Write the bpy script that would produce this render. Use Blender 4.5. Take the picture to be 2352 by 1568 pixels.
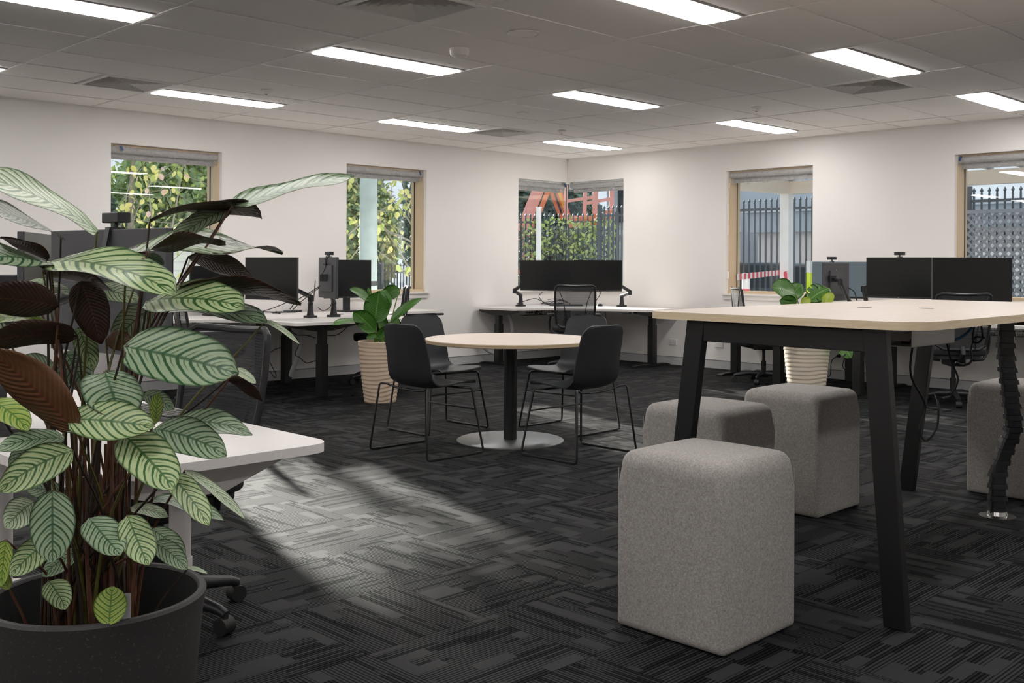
import bpy, bmesh, math, random
from mathutils import Vector, Matrix
for o in list(bpy.data.objects): bpy.data.objects.remove(o, do_unlink=True)
SC = bpy.context.scene
COL = SC.collection
PI = math.pi
rnd = random.Random(7)

# ------------------------------------------------------------------ camera, sky, sun, exposure
F_PX, CX, CY, YAW, ROLL, ZC = 2385.0, 1176.0, 607.0, 0.7907, 0.0044, 1.232
FW = Vector((math.cos(YAW), math.sin(YAW), 0)); RT = Vector((math.sin(YAW), -math.cos(YAW), 0)); UP = Vector((0, 0, 1))
CR = RT*math.cos(ROLL) + UP*math.sin(ROLL); CU = UP*math.cos(ROLL) - RT*math.sin(ROLL)
CAM = Vector((0, 0, ZC))
cam = bpy.data.cameras.new('camera'); camo = bpy.data.objects.new('camera', cam); COL.objects.link(camo)
cam.sensor_width = 36; cam.sensor_fit = 'HORIZONTAL'; cam.lens = F_PX/2352*36
cam.shift_y = -(784-CY)/2352; cam.clip_start = 0.02; cam.clip_end = 200
m = Matrix.Identity(4)
for r in range(3):
    m[r][0] = CR[r]; m[r][1] = CU[r]; m[r][2] = -FW[r]; m[r][3] = CAM[r]
camo.matrix_world = m
SC.camera = camo

w = bpy.data.worlds.new('sky'); SC.world = w; w.use_nodes = True
bg = w.node_tree.nodes['Background']; bg.inputs[0].default_value = (0.82, 0.91, 1.0, 1); bg.inputs[1].default_value = 0.92
sun = bpy.data.lights.new('sun', 'SUN'); suno = bpy.data.objects.new('sun', sun); COL.objects.link(suno)
sun.energy = 12.0; sun.angle = math.radians(1.0); sun.color = (1.0, 0.95, 0.86)
suno.rotation_euler = Vector((-0.30, -1.0, -0.285)).to_track_quat('-Z', 'Y').to_euler()
suno.location = (12, 20, 8)
LAMP = 20.0                       # radiance of the ceiling light panels
vs = SC.view_settings
vs.view_transform = 'Standard'; vs.look = 'None'; vs.gamma = 1.0; vs.use_curve_mapping = False; vs.exposure = 0.12
SC.cycles.use_light_tree = False; SC.cycles.max_bounces = 6; SC.cycles.diffuse_bounces = 5; SC.cycles.glossy_bounces = 3; SC.cycles.transmission_bounces = 3; SC.cycles.transparent_max_bounces = 12

# pixel helpers: a point of the photograph put on a plane of the room or at a depth
def ray(u, v): return FW + CR*((u-CX)/F_PX) - CU*((v-CY)/F_PX)
def at(u, v, t): return CAM + ray(u, v)*t
def onz(u, v, z=0.0):
    d = ray(u, v); return CAM + d*((z-ZC)/d.z)
def onx(u, v, x):
    d = ray(u, v); return CAM + d*(x/d.x)
def ony(u, v, y):
    d = ray(u, v); return CAM + d*(y/d.y)

# ------------------------------------------------------------------ materials
MATS = {}
def nodes(name):
    m = bpy.data.materials.new(name); m.use_nodes = True
    return m, m.node_tree, m.node_tree.nodes, m.node_tree.links, m.node_tree.nodes['Principled BSDF']
class NB:
    """tiny node builder"""
    def __init__(s, nt): s.nt = nt; s.n = nt.nodes; s.l = nt.links
    def put(s, sock, v):
        if hasattr(v, 'is_linked'): s.l.new(v, sock)
        elif v is not None: sock.default_value = v
    def math(s, op, a, b=None, c=None, clamp=False):
        n = s.n.new('ShaderNodeMath'); n.operation = op; n.use_clamp = clamp
        s.put(n.inputs[0], a)
        if b is not None: s.put(n.inputs[1], b)
        if c is not None: s.put(n.inputs[2], c)
        return n.outputs[0]
    def mix(s, f, a, b):
        n = s.n.new('ShaderNodeMix'); n.data_type = 'RGBA'
        s.put(n.inputs['Factor'], f); s.put(n.inputs[6], a); s.put(n.inputs[7], b)
        return n.outputs[2]
    def noise(s, vec, scale, detail=2.0, rough=0.5):
        n = s.n.new('ShaderNodeTexNoise'); s.put(n.inputs['Vector'], vec)
        n.inputs['Scale'].default_value = scale; n.inputs['Detail'].default_value = detail; n.inputs['Roughness'].default_value = rough
        return n.outputs['Fac']
    def white(s, vec):
        n = s.n.new('ShaderNodeTexWhiteNoise'); n.noise_dimensions = '3D'; s.put(n.inputs['Vector'], vec); return n.outputs['Value']
    def xyz(s, x, y, z=0.0):
        n = s.n.new('ShaderNodeCombineXYZ'); s.put(n.inputs[0], x); s.put(n.inputs[1], y); s.put(n.inputs[2], z); return n.outputs[0]
    def sep(s, v):
        n = s.n.new('ShaderNodeSeparateXYZ'); s.l.new(v, n.inputs[0]); return n.outputs
    def coord(s, kind='Object'):
        return s.n.new('ShaderNodeTexCoord').outputs[kind]
    def pos(s): return s.n.new('ShaderNodeNewGeometry').outputs['Position']
    def mapscale(s, v, sc):
        n = s.n.new('ShaderNodeMapping'); s.l.new(v, n.inputs[0]); n.inputs['Scale'].default_value = sc; return n.outputs[0]
    def step(s, v, a, b):
        n = s.n.new('ShaderNodeMapRange'); n.interpolation_type = 'SMOOTHSTEP'
        s.put(n.inputs[0], v); n.inputs[1].default_value = a; n.inputs[2].default_value = b; return n.outputs[0]
    def bump(s, h, strength, dist, bsdf):
        n = s.n.new('ShaderNodeBump'); n.inputs['Strength'].default_value = strength; n.inputs['Distance'].default_value = dist
        s.l.new(h, n.inputs['Height']); s.l.new(n.outputs[0], bsdf.inputs['Normal'])
def C4(c): return (c[0], c[1], c[2], 1)
def mk(name, c, rough=0.5, metal=0.0, spec=0.5, var=0.06, nscale=40.0, bump=0.0, bdist=0.002, bscale=None, alpha=None, trans=0.0, sheen=0.0, coat=0.0):
    """plain procedural material: a base colour broken up by noise, with optional fine relief"""
    if name in MATS: return MATS[name]
    m, nt, n, l, b = nodes(name); q = NB(nt)
    v = q.coord('Object')
    f = q.noise(v, nscale, 1.0)
    lo = tuple(max(0, x*(1-var)) for x in c); hi = tuple(min(1, x*(1+var)) for x in c)
    l.new(q.mix(f, C4(lo), C4(hi)), b.inputs['Base Color'])
    b.inputs['Roughness'].default_value = rough; b.inputs['Metallic'].default_value = metal
    b.inputs['Specular IOR Level'].default_value = spec
    if sheen: b.inputs['Sheen Weight'].default_value = sheen
    if coat: b.inputs['Coat Weight'].default_value = coat
    if bump: q.bump(q.noise(v, bscale or nscale, 4.0), bump, bdist, b)
    if alpha is not None:
        b.inputs['Alpha'].default_value = alpha
    MATS[name] = m
    return m
mk('wall_paint', (0.83, 0.80, 0.775), 0.75, var=0.012, nscale=3)
mk('white_trim', (0.74, 0.71, 0.68), 0.5, var=0.01)
mk('skirting', (0.50, 0.50, 0.50), 0.5, var=0.02)
mk('skirting_gap', (0.16, 0.165, 0.17), 0.5, var=0.02)
mk('beige_frame', (0.63, 0.49, 0.33), 0.45, var=0.02)
mk('gasket', (0.012, 0.012, 0.012), 0.6)
mk('ceiling_tile', (0.93, 0.90, 0.87), 0.9, var=0.06, nscale=220)
mk('grid_metal', (0.90, 0.87, 0.84), 0.5, var=0.01)
mk('shadow_gap', (0.05, 0.048, 0.045), 0.8)
mk('lamp_frame', (0.72, 0.70, 0.68), 0.4, var=0.01)
mk('vent_metal', (0.86, 0.83, 0.80), 0.5, var=0.01)
mk('vent_dark', (0.025, 0.025, 0.025), 0.8)
mk('plastic_white', (0.88, 0.84, 0.80), 0.4, var=0.01)
mk('plastic_red', (0.5, 0.08, 0.05), 0.4)
mk('black_plastic', (0.016, 0.016, 0.018), 0.38, var=0.05)
mk('black_metal', (0.007, 0.007, 0.0075), 0.42, var=0.08, nscale=80)
mk('black_rubber', (0.010, 0.010, 0.010), 0.6)
mk('black_fabric', (0.012, 0.012, 0.013), 0.9, var=0.3, nscale=300)
mk('shell_plastic', (0.015, 0.0165, 0.019), 0.46, var=0.04, nscale=200)
mk('grey_metal', (0.30, 0.31, 0.32), 0.42, metal=0.6, var=0.03)
mk('dark_grey', (0.055, 0.056, 0.060), 0.5, var=0.05)
mk('monitor_back', (0.060, 0.061, 0.066), 0.5, var=0.04, nscale=15)
mk('screen', (0.006, 0.0065, 0.007), 0.22, spec=0.45, var=0.1)
mk('white_laminate', (0.76, 0.73, 0.71), 0.4, var=0.012)
mk('white_metal', (0.74, 0.71, 0.69), 0.4, var=0.012)
mk('chrome', (0.6, 0.6, 0.6), 0.2, metal=1.0)
mk('steel_disc', (0.30, 0.31, 0.32), 0.4, metal=0.85, var=0.06, nscale=12)
mk('cable_black', (0.012, 0.012, 0.013), 0.5)
mk('cable_white', (0.68, 0.66, 0.62), 0.5)
mk('cable_blue', (0.03, 0.13, 0.25), 0.5)
mk('sleeve', (0.48, 0.47, 0.48), 0.7, var=0.15, nscale=30, bump=0.4, bscale=40, bdist=0.01)
mk('soil', (0.018, 0.013, 0.010), 0.95, var=0.5, nscale=60, bump=0.8, bscale=60, bdist=0.01)
mk('stem_brown', (0.105, 0.042, 0.022), 0.55, var=0.5, nscale=60)
mk('stem_olive', (0.11, 0.10, 0.02), 0.5, var=0.4, nscale=40)
mk('stem_green', (0.14, 0.24, 0.04), 0.45, var=0.3, nscale=40)
mk('stem_dark', (0.030, 0.018, 0.012), 0.6, var=0.4, nscale=60)
mk('tag_white', (0.5, 0.5, 0.5), 0.6)
mk('blind_roll', (0.42, 0.405, 0.39), 0.6, var=0.05)
mk('tape_blue', (0.02, 0.07, 0.22), 0.5)
mk('outlet', (0.75, 0.74, 0.73), 0.35, var=0.01)
# outside
mk('asphalt', (0.42, 0.43, 0.45), 0.9, var=0.3, nscale=5)
mk('fence_steel', (0.055, 0.062, 0.072), 0.5, var=0.1)
mk('fence_grey', (0.085, 0.10, 0.115), 0.5, var=0.1)
mk('lattice_grey', (0.27, 0.29, 0.32), 0.6, var=0.1)
mk('weatherboard', (0.90, 0.92, 0.94), 0.6, var=0.03)
mk('pale_render', (0.72, 0.76, 0.80), 0.8, var=0.06, nscale=2)
mk('pink_render', (0.78, 0.71, 0.69), 0.8, var=0.05, nscale=2)
mk('grey_cladding', (0.50, 0.55, 0.60), 0.7, var=0.05, nscale=2)
mk('dark_cladding', (0.13, 0.16, 0.19), 0.7, var=0.1, nscale=2)
mk('window_dark', (0.04, 0.05, 0.06), 0.2)
mk('verandah_cream', (0.80, 0.73, 0.64), 0.6, var=0.03)
mk('verandah_white', (0.88, 0.88, 0.90), 0.6, var=0.03)
mk('soffit', (0.90, 0.89, 0.88), 0.6, var=0.03)
mk('lift_orange', (0.95, 0.24, 0.10), 0.5, var=0.1, nscale=4)
mk('lift_pink', (0.95, 0.42, 0.36), 0.5, var=0.1, nscale=4)
mk('lift_yellow', (0.85, 0.42, 0.05), 0.5)
mk('pole_green', (0.50, 0.61, 0.63), 0.8, var=0.25, nscale=6)
mk('white_bar', (0.88, 0.88, 0.90), 0.5, var=0.01)
mk('bark', (0.24, 0.22, 0.21), 0.9, var=0.35, nscale=18, bump=0.5, bscale=20, bdist=0.02)
mk('twig', (0.32, 0.30, 0.27), 0.9, var=0.3, nscale=20)
mk('fol_dark', (0.10, 0.16, 0.125), 0.6, var=0.6, nscale=3)
mk('fol_mid', (0.30, 0.40, 0.20), 0.6, var=0.6, nscale=3)
mk('fol_grey', (0.30, 0.33, 0.30), 0.6, var=0.6, nscale=4)
mk('fol_lime', (0.56, 0.66, 0.22), 0.6, var=0.4, nscale=3)
mk('fol_yellow', (0.82, 0.79, 0.32), 0.55, var=0.3, nscale=6)
mk('fol_pink', (0.78, 0.60, 0.54), 0.7, var=0.3, nscale=6)
mk('tape_red', (0.75, 0.05, 0.09), 0.5)
mk('hi_vis', (0.62, 0.85, 0.03), 0.6)
mk('car_dark', (0.06, 0.075, 0.09), 0.25, var=0.05)

def wood_mat(name, c1, c2, scale):
    m, nt, n, l, b = nodes(name); q = NB(nt)
    v = q.mapscale(q.coord('Object'), scale)
    f = q.noise(v, 3.0, 5.0, 0.6)
    g = q.noise(v, 14.0, 3.0, 0.5)
    f2 = q.math('ADD', q.math('MULTIPLY', f, 0.7), q.math('MULTIPLY', g, 0.3))
    l.new(q.mix(q.step(f2, 0.35, 0.65), C4(c1), C4(c2)), b.inputs['Base Color'])
    b.inputs['Roughness'].default_value = 0.42
    MATS[name] = m
wood_mat('maple', (0.70, 0.615, 0.54), (0.65, 0.56, 0.48), (1, 14, 14))
wood_mat('maple_edge', (0.70, 0.58, 0.41), (0.62, 0.49, 0.32), (2, 2, 30))
wood_mat('ply_edge', (0.60, 0.48, 0.32), (0.34, 0.24, 0.14), (1, 1, 90))

def carpet_mat():
    m, nt, n, l, b = nodes('carpet'); q = NB(nt)
    p = q.sep(q.pos())
    px = q.math('DIVIDE', q.math('SUBTRACT', p[0], 1.985), 0.5)
    py = q.math('DIVIDE', q.math('SUBTRACT', p[1], 2.645), 0.5)
    ix = q.math('FLOOR', px); iy = q.math('FLOOR', py)
    par = q.math('FLOORED_MODULO', q.math('ADD', ix, iy), 2.0)
    fx = q.math('SUBTRACT', px, ix); fy = q.math('SUBTRACT', py, iy)
    along = q.math('ADD', q.math('MULTIPLY', fx, par), q.math('MULTIPLY', fy, q.math('SUBTRACT', 1.0, par)))
    cross = q.math('ADD', q.math('MULTIPLY', fy, par), q.math('MULTIPLY', fx, q.math('SUBTRACT', 1.0, par)))
    N = 38.0
    cn = q.math('MULTIPLY', cross, N); row = q.math('FLOOR', cn)
    ridge = q.math('ABSOLUTE', q.math('SUBTRACT', q.math('SUBTRACT', cn, row), 0.5))         # 0 centre .5 edge
    rr = q.white(q.xyz(row, ix, iy))
    grp = q.math('FLOOR', q.math('DIVIDE', row, 4.0))
    gr = q.white(q.xyz(grp, q.math('ADD', ix, 17.0), iy))
    seg = q.math('FLOOR', q.math('ADD', q.math('MULTIPLY', along, 3.2), q.math('MULTIPLY', gr, 5.0)))
    dk = q.white(q.xyz(q.math('ADD', grp, q.math('MULTIPLY', seg, 13.0)), ix, iy))
    dk2 = q.white(q.xyz(q.math('ADD', row, q.math('MULTIPLY', q.math('FLOOR', q.math('ADD', q.math('MULTIPLY', along, 2.0), q.math('MULTIPLY', rr, 3.0))), 71.0)), ix, iy))
    flat = q.math('GREATER_THAN', dk, 0.78)                 # patches without ridges
    dark = q.math('MULTIPLY', q.math('GREATER_THAN', dk2, 0.72), q.math('SUBTRACT', 1.0, flat))
    fib = q.noise(q.pos(), 420.0, 3.0, 0.7)
    tone = q.white(q.xyz(ix, iy, 3.0))
    g = q.step(ridge, 0.16, 0.44)
    g = q.math('MULTIPLY', g, q.math('SUBTRACT', 1.0, flat))
    base = q.math('ADD', 0.024, q.math('MULTIPLY', q.math('SUBTRACT', fib, 0.5), 0.036))
    base = q.math('MULTIPLY', base, q.math('SUBTRACT', 1.0, q.math('MULTIPLY', g, 0.75)))
    base = q.math('MULTIPLY', base, q.math('SUBTRACT', 1.0, q.math('MULTIPLY', dark, 0.55)))
    base = q.math('MULTIPLY', base, q.math('ADD', 0.85, q.math('MULTIPLY', tone, 0.3)))
    edge = q.math('MAXIMUM', q.math('ABSOLUTE', q.math('SUBTRACT', fx, 0.5)), q.math('ABSOLUTE', q.math('SUBTRACT', fy, 0.5)))
    base = q.math('MULTIPLY', base, q.math('SUBTRACT', 1.0, q.math('MULTIPLY', q.math('GREATER_THAN', edge, 0.494), 0.5)))
    col = n.new('ShaderNodeCombineColor')
    l.new(q.math('MULTIPLY', base, 0.95), col.inputs[0]); l.new(q.math('MULTIPLY', base, 0.98), col.inputs[1]); l.new(q.math('MULTIPLY', base, 1.04), col.inputs[2])
    l.new(col.outputs[0], b.inputs['Base Color'])
    b.inputs['Roughness'].default_value = 0.70
    sp = q.math('MULTIPLY', q.math('SUBTRACT', 1.0, q.math('MULTIPLY', g, 0.85)), q.math('SUBTRACT', 1.0, q.math('MULTIPLY', dark, 0.6)))
    l.new(q.math('MULTIPLY', sp, 0.20), b.inputs['Specular IOR Level'])
    h = q.math('ADD', q.math('SUBTRACT', 1.0, g), q.math('MULTIPLY', fib, 1.8))
    q.bump(h, 0.5, 0.003, b)
    MATS['carpet'] = m
carpet_mat()

def fabric_mat(name, c1, c2):
    m, nt, n, l, b = nodes(name); q = NB(nt)
    v = q.coord('Object')
    f = q.noise(v, 420.0, 4.0, 0.75); g = q.noise(v, 130.0, 3.0, 0.6)
    s = q.math('ADD', q.math('MULTIPLY', f, 0.7), q.math('MULTIPLY', g, 0.3))
    l.new(q.mix(q.step(s, 0.36, 0.66), C4(c1), C4(c2)), b.inputs['Base Color'])
    b.inputs['Roughness'].default_value = 0.95; b.inputs['Specular IOR Level'].default_value = 0.2
    b.inputs['Sheen Weight'].default_value = 0.15
    q.bump(f, 0.35, 0.002, b); MATS[name] = m
fabric_mat('felt', (0.215, 0.20, 0.185), (0.47, 0.445, 0.42))

def glass_mat():
    m = bpy.data.materials.new('window_glass'); m.use_nodes = True; nt = m.node_tree; n = nt.nodes; l = nt.links; q = NB(nt)
    n.remove(n['Principled BSDF'])
    lw = n.new('ShaderNodeLayerWeight'); lw.inputs[0].default_value = 0.5
    fr = q.math('ADD', 0.035, q.math('MULTIPLY', q.math('POWER', lw.outputs['Facing'], 5.0), 0.9))
    tr = n.new('ShaderNodeBsdfTransparent')
    l.new(q.mix(q.noise(q.coord('Object'), 2.0, 3.0), (0.95, 0.97, 0.97, 1), (0.98, 0.99, 0.99, 1)), tr.inputs[0])
    gl = n.new('ShaderNodeBsdfGlossy'); gl.inputs['Roughness'].default_value = 0.0
    mx = n.new('ShaderNodeMixShader')
    l.new(fr, mx.inputs[0]); l.new(tr.outputs[0], mx.inputs[1]); l.new(gl.outputs[0], mx.inputs[2])
    l.new(mx.outputs[0], n['Material Output'].inputs[0]); MATS['window_glass'] = m
glass_mat()
def film_mat(name, c, opac, rough):
    m = bpy.data.materials.new(name); m.use_nodes = True; nt = m.node_tree; n = nt.nodes; l = nt.links; q = NB(nt)
    b = n['Principled BSDF']; b.inputs['Base Color'].default_value = C4(c); b.inputs['Roughness'].default_value = rough
    v = q.coord('Object'); f = q.noise(v, 28.0, 4.0, 0.65); q.bump(f, 0.7, 0.012, b)
    tr = n.new('ShaderNodeBsdfTransparent'); mx = n.new('ShaderNodeMixShader')
    l.new(q.math('MULTIPLY', q.step(f, 0.30, 0.75), opac*1.9, clamp=True), mx.inputs[0])
    l.new(tr.outputs[0], mx.inputs[1]); l.new(b.outputs[0], mx.inputs[2]); l.new(mx.outputs[0], n['Material Output'].inputs[0]); MATS[name] = m
film_mat('plastic_wrap', (0.62, 0.62, 0.64), 0.22, 0.18)
def mesh_mat():
    m = bpy.data.materials.new('chair_mesh'); m.use_nodes = True; nt = m.node_tree; n = nt.nodes; l = nt.links; q = NB(nt)
    b = n['Principled BSDF']; b.inputs['Base Color'].default_value = (0.040, 0.042, 0.046, 1); b.inputs['Roughness'].default_value = 0.6
    s = q.sep(q.coord('Object')); a = q.math('SINE', q.math('MULTIPLY', s[2], 620.0))
    tr = n.new('ShaderNodeBsdfTransparent'); mx = n.new('ShaderNodeMixShader')
    l.new(q.math('ADD', 0.72, q.math('MULTIPLY', a, 0.12)), mx.inputs[0])
    l.new(tr.outputs[0], mx.inputs[1]); l.new(b.outputs[0], mx.inputs[2]); l.new(mx.outputs[0], n['Material Output'].inputs[0]); MATS['chair_mesh'] = m
mesh_mat()
def emit_mat(name, c, s):
    m = bpy.data.materials.new(name); m.use_nodes = True; nt = m.node_tree; n = nt.nodes; l = nt.links; q = NB(nt)
    n.remove(n['Principled BSDF']); e = n.new('ShaderNodeEmission'); e.inputs[1].default_value = s
    l.new(q.mix(q.noise(q.coord('Object'), 2.0), C4(c), C4(tuple(x*0.99 for x in c))), e.inputs[0])
    l.new(e.outputs[0], n['Material Output'].inputs[0]); MATS[name] = m; m.cycles.emission_sampling = 'FRONT'
emit_mat('blue_grey_screen', (0.19, 0.235, 0.26), 0.55)  # even blue-grey emission for one monitor face
emit_mat('led_panel', (1.0, 0.968, 0.945), LAMP)

def calathea_mat(name, light, dark, N=9.0):
    m, nt, n, l, b = nodes(name); q = NB(nt)
    uv = n.new('ShaderNodeUVMap').outputs[0]; s = q.sep(uv)
    u = s[0]; a = q.math('ABSOLUTE', q.math('SUBTRACT', q.math('MULTIPLY', s[1], 2.0), 1.0))
    wob = q.math('MULTIPLY', q.math('SUBTRACT', q.noise(uv, 9.0), 0.5), 0.025)
    ph = q.math('ADD', q.math('SUBTRACT', u, q.math('MULTIPLY', q.math('POWER', a, 1.35), 0.30)), wob)
    k = q.math('MULTIPLY', ph, N)
    tri = q.math('ABSOLUTE', q.math('SUBTRACT', q.math('FRACT', k), 0.5))                 # .5 on the vein
    band = q.step(tri, 0.31, 0.40)
    k2 = q.math('ADD', k, 0.5)
    tri2 = q.math('ABSOLUTE', q.math('SUBTRACT', q.math('FRACT', k2), 0.5))
    short = q.math('MULTIPLY', q.step(tri2, 0.40, 0.48), q.math('SUBTRACT', 1.0, q.step(a, 0.22, 0.5)))
    mid = q.math('SUBTRACT', 1.0, q.step(a, 0.025, 0.085))
    mar = q.step(a, 0.90, 0.97)
    d = q.math('MAXIMUM', q.math('MAXIMUM', band, q.math('MULTIPLY', short, 0.8)), q.math('MAXIMUM', q.math('MULTIPLY', mid, 0.9), q.math('MULTIPLY', mar, 0.75)))
    fine = q.noise(q.mapscale(uv, (60, 14, 1)), 3.0, 3.0)
    lg = q.mix(fine, C4(tuple(x*0.85 for x in light)), C4(tuple(x*1.12 for x in light)))
    dg = q.mix(fine, C4(tuple(x*0.7 for x in dark)), C4(tuple(x*1.3 for x in dark)))
    c = q.mix(d, lg, dg)
    l.new(c, b.inputs['Base Color']); b.inputs['Roughness'].default_value = 0.40
    b.inputs['Specular IOR Level'].default_value = 0.45
    q.bump(q.math('ADD', tri, q.math('MULTIPLY', fine, 0.3)), 0.25, 0.004, b)
    MATS[name] = m
calathea_mat('calathea_a', (0.42, 0.52, 0.27), (0.040, 0.115, 0.028), 8.0)
calathea_mat('calathea_b', (0.29, 0.38, 0.24), (0.026, 0.085, 0.032), 8.5)
calathea_mat('calathea_c', (0.52, 0.60, 0.42), (0.095, 0.180, 0.075), 9.5)
calathea_mat('calathea_d', (0.36, 0.46, 0.10), (0.070, 0.180, 0.018), 7.0)
def underside_mat(name, c, rib):
    m, nt, n, l, b = nodes(name); q = NB(nt)
    uv = n.new('ShaderNodeUVMap').outputs[0]; s = q.sep(uv)
    a = q.math('ABSOLUTE', q.math('SUBTRACT', q.math('MULTIPLY', s[1], 2.0), 1.0))
    k = q.math('MULTIPLY', q.math('SUBTRACT', s[0], q.math('MULTIPLY', q.math('POWER', a, 1.25), 0.23)), 17.0)
    tri = q.math('ABSOLUTE', q.math('SUBTRACT', q.math('FRACT', k), 0.5))
    f = q.noise(uv, 7.0, 4.0, 0.6)
    col = q.mix(f, C4(tuple(x*0.55 for x in c)), C4(tuple(min(1, x*1.5) for x in c)))
    col = q.mix(q.math('MULTIPLY', q.step(tri, 0.40, 0.49), 0.35), col, C4(tuple(x*0.4 for x in c)))
    col = q.mix(q.math('SUBTRACT', 1.0, q.step(a, 0.015, 0.05)), col, C4(rib))
    l.new(col, b.inputs['Base Color']); b.inputs['Roughness'].default_value = 0.45
    q.bump(tri, 0.4, 0.006, b); MATS[name] = m
underside_mat('leaf_maroon', (0.050, 0.021, 0.014), (0.12, 0.045, 0.025))
underside_mat('leaf_rust', (0.125, 0.055, 0.022), (0.16, 0.035, 0.02))
def glossleaf_mat(name, c1, c2, vein):
    m, nt, n, l, b = nodes(name); q = NB(nt)
    uv = n.new('ShaderNodeUVMap').outputs[0]; s = q.sep(uv)
    a = q.math('ABSOLUTE', q.math('SUBTRACT', q.math('MULTIPLY', s[1], 2.0), 1.0))
    k = q.math('MULTIPLY', q.math('SUBTRACT', s[0], q.math('MULTIPLY', a, 0.2)), 16.0)
    tri = q.math('ABSOLUTE', q.math('SUBTRACT', q.math('FRACT', k), 0.5))
    c = q.mix(q.noise(uv, 6.0, 3.0), C4(c1), C4(c2))
    c = q.mix(q.math('SUBTRACT', 1.0, q.step(a, 0.02, 0.07)), c, C4(vein))
    l.new(c, b.inputs['Base Color']); b.inputs['Roughness'].default_value = 0.32
    q.bump(tri, 0.35, 0.004, b); MATS[name] = m
glossleaf_mat('lily_leaf', (0.030, 0.105, 0.012), (0.060, 0.170, 0.022), (0.12, 0.26, 0.05))
glossleaf_mat('monstera_leaf', (0.040, 0.130, 0.018), (0.085, 0.210, 0.035), (0.20, 0.33, 0.12))
glossleaf_mat('monstera_lime', (0.30, 0.42, 0.03), (0.42, 0.52, 0.05), (0.45, 0.5, 0.12))
def pot_mat(name, c, speck, r=0.7):
    m, nt, n, l, b = nodes(name); q = NB(nt); v = q.coord('Object')
    f = q.step(q.noise(v, 160.0, 2.0, 0.5), 0.62, 0.72)
    l.new(q.mix(f, q.mix(q.noise(v, 7.0, 4.0), C4(tuple(x*0.85 for x in c)), C4(tuple(x*1.15 for x in c))), C4(speck)), b.inputs['Base Color'])
    b.inputs['Roughness'].default_value = r; q.bump(q.noise(v, 200.0, 3.0), 0.2, 0.002, b); MATS[name] = m
pot_mat('pot_dark', (0.030, 0.029, 0.029), (0.09, 0.07, 0.055), 0.62)
pot_mat('pot_sand', (0.56, 0.44, 0.33), (0.45, 0.33, 0.24), 0.75)
pot_mat('pot_cream', (0.60, 0.53, 0.43), (0.50, 0.42, 0.33), 0.75)
mk('pot_inside_shade', (0.010, 0.010, 0.010), 0.8)  # near-black colour puts the shade of the pot's inside into the material

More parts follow.
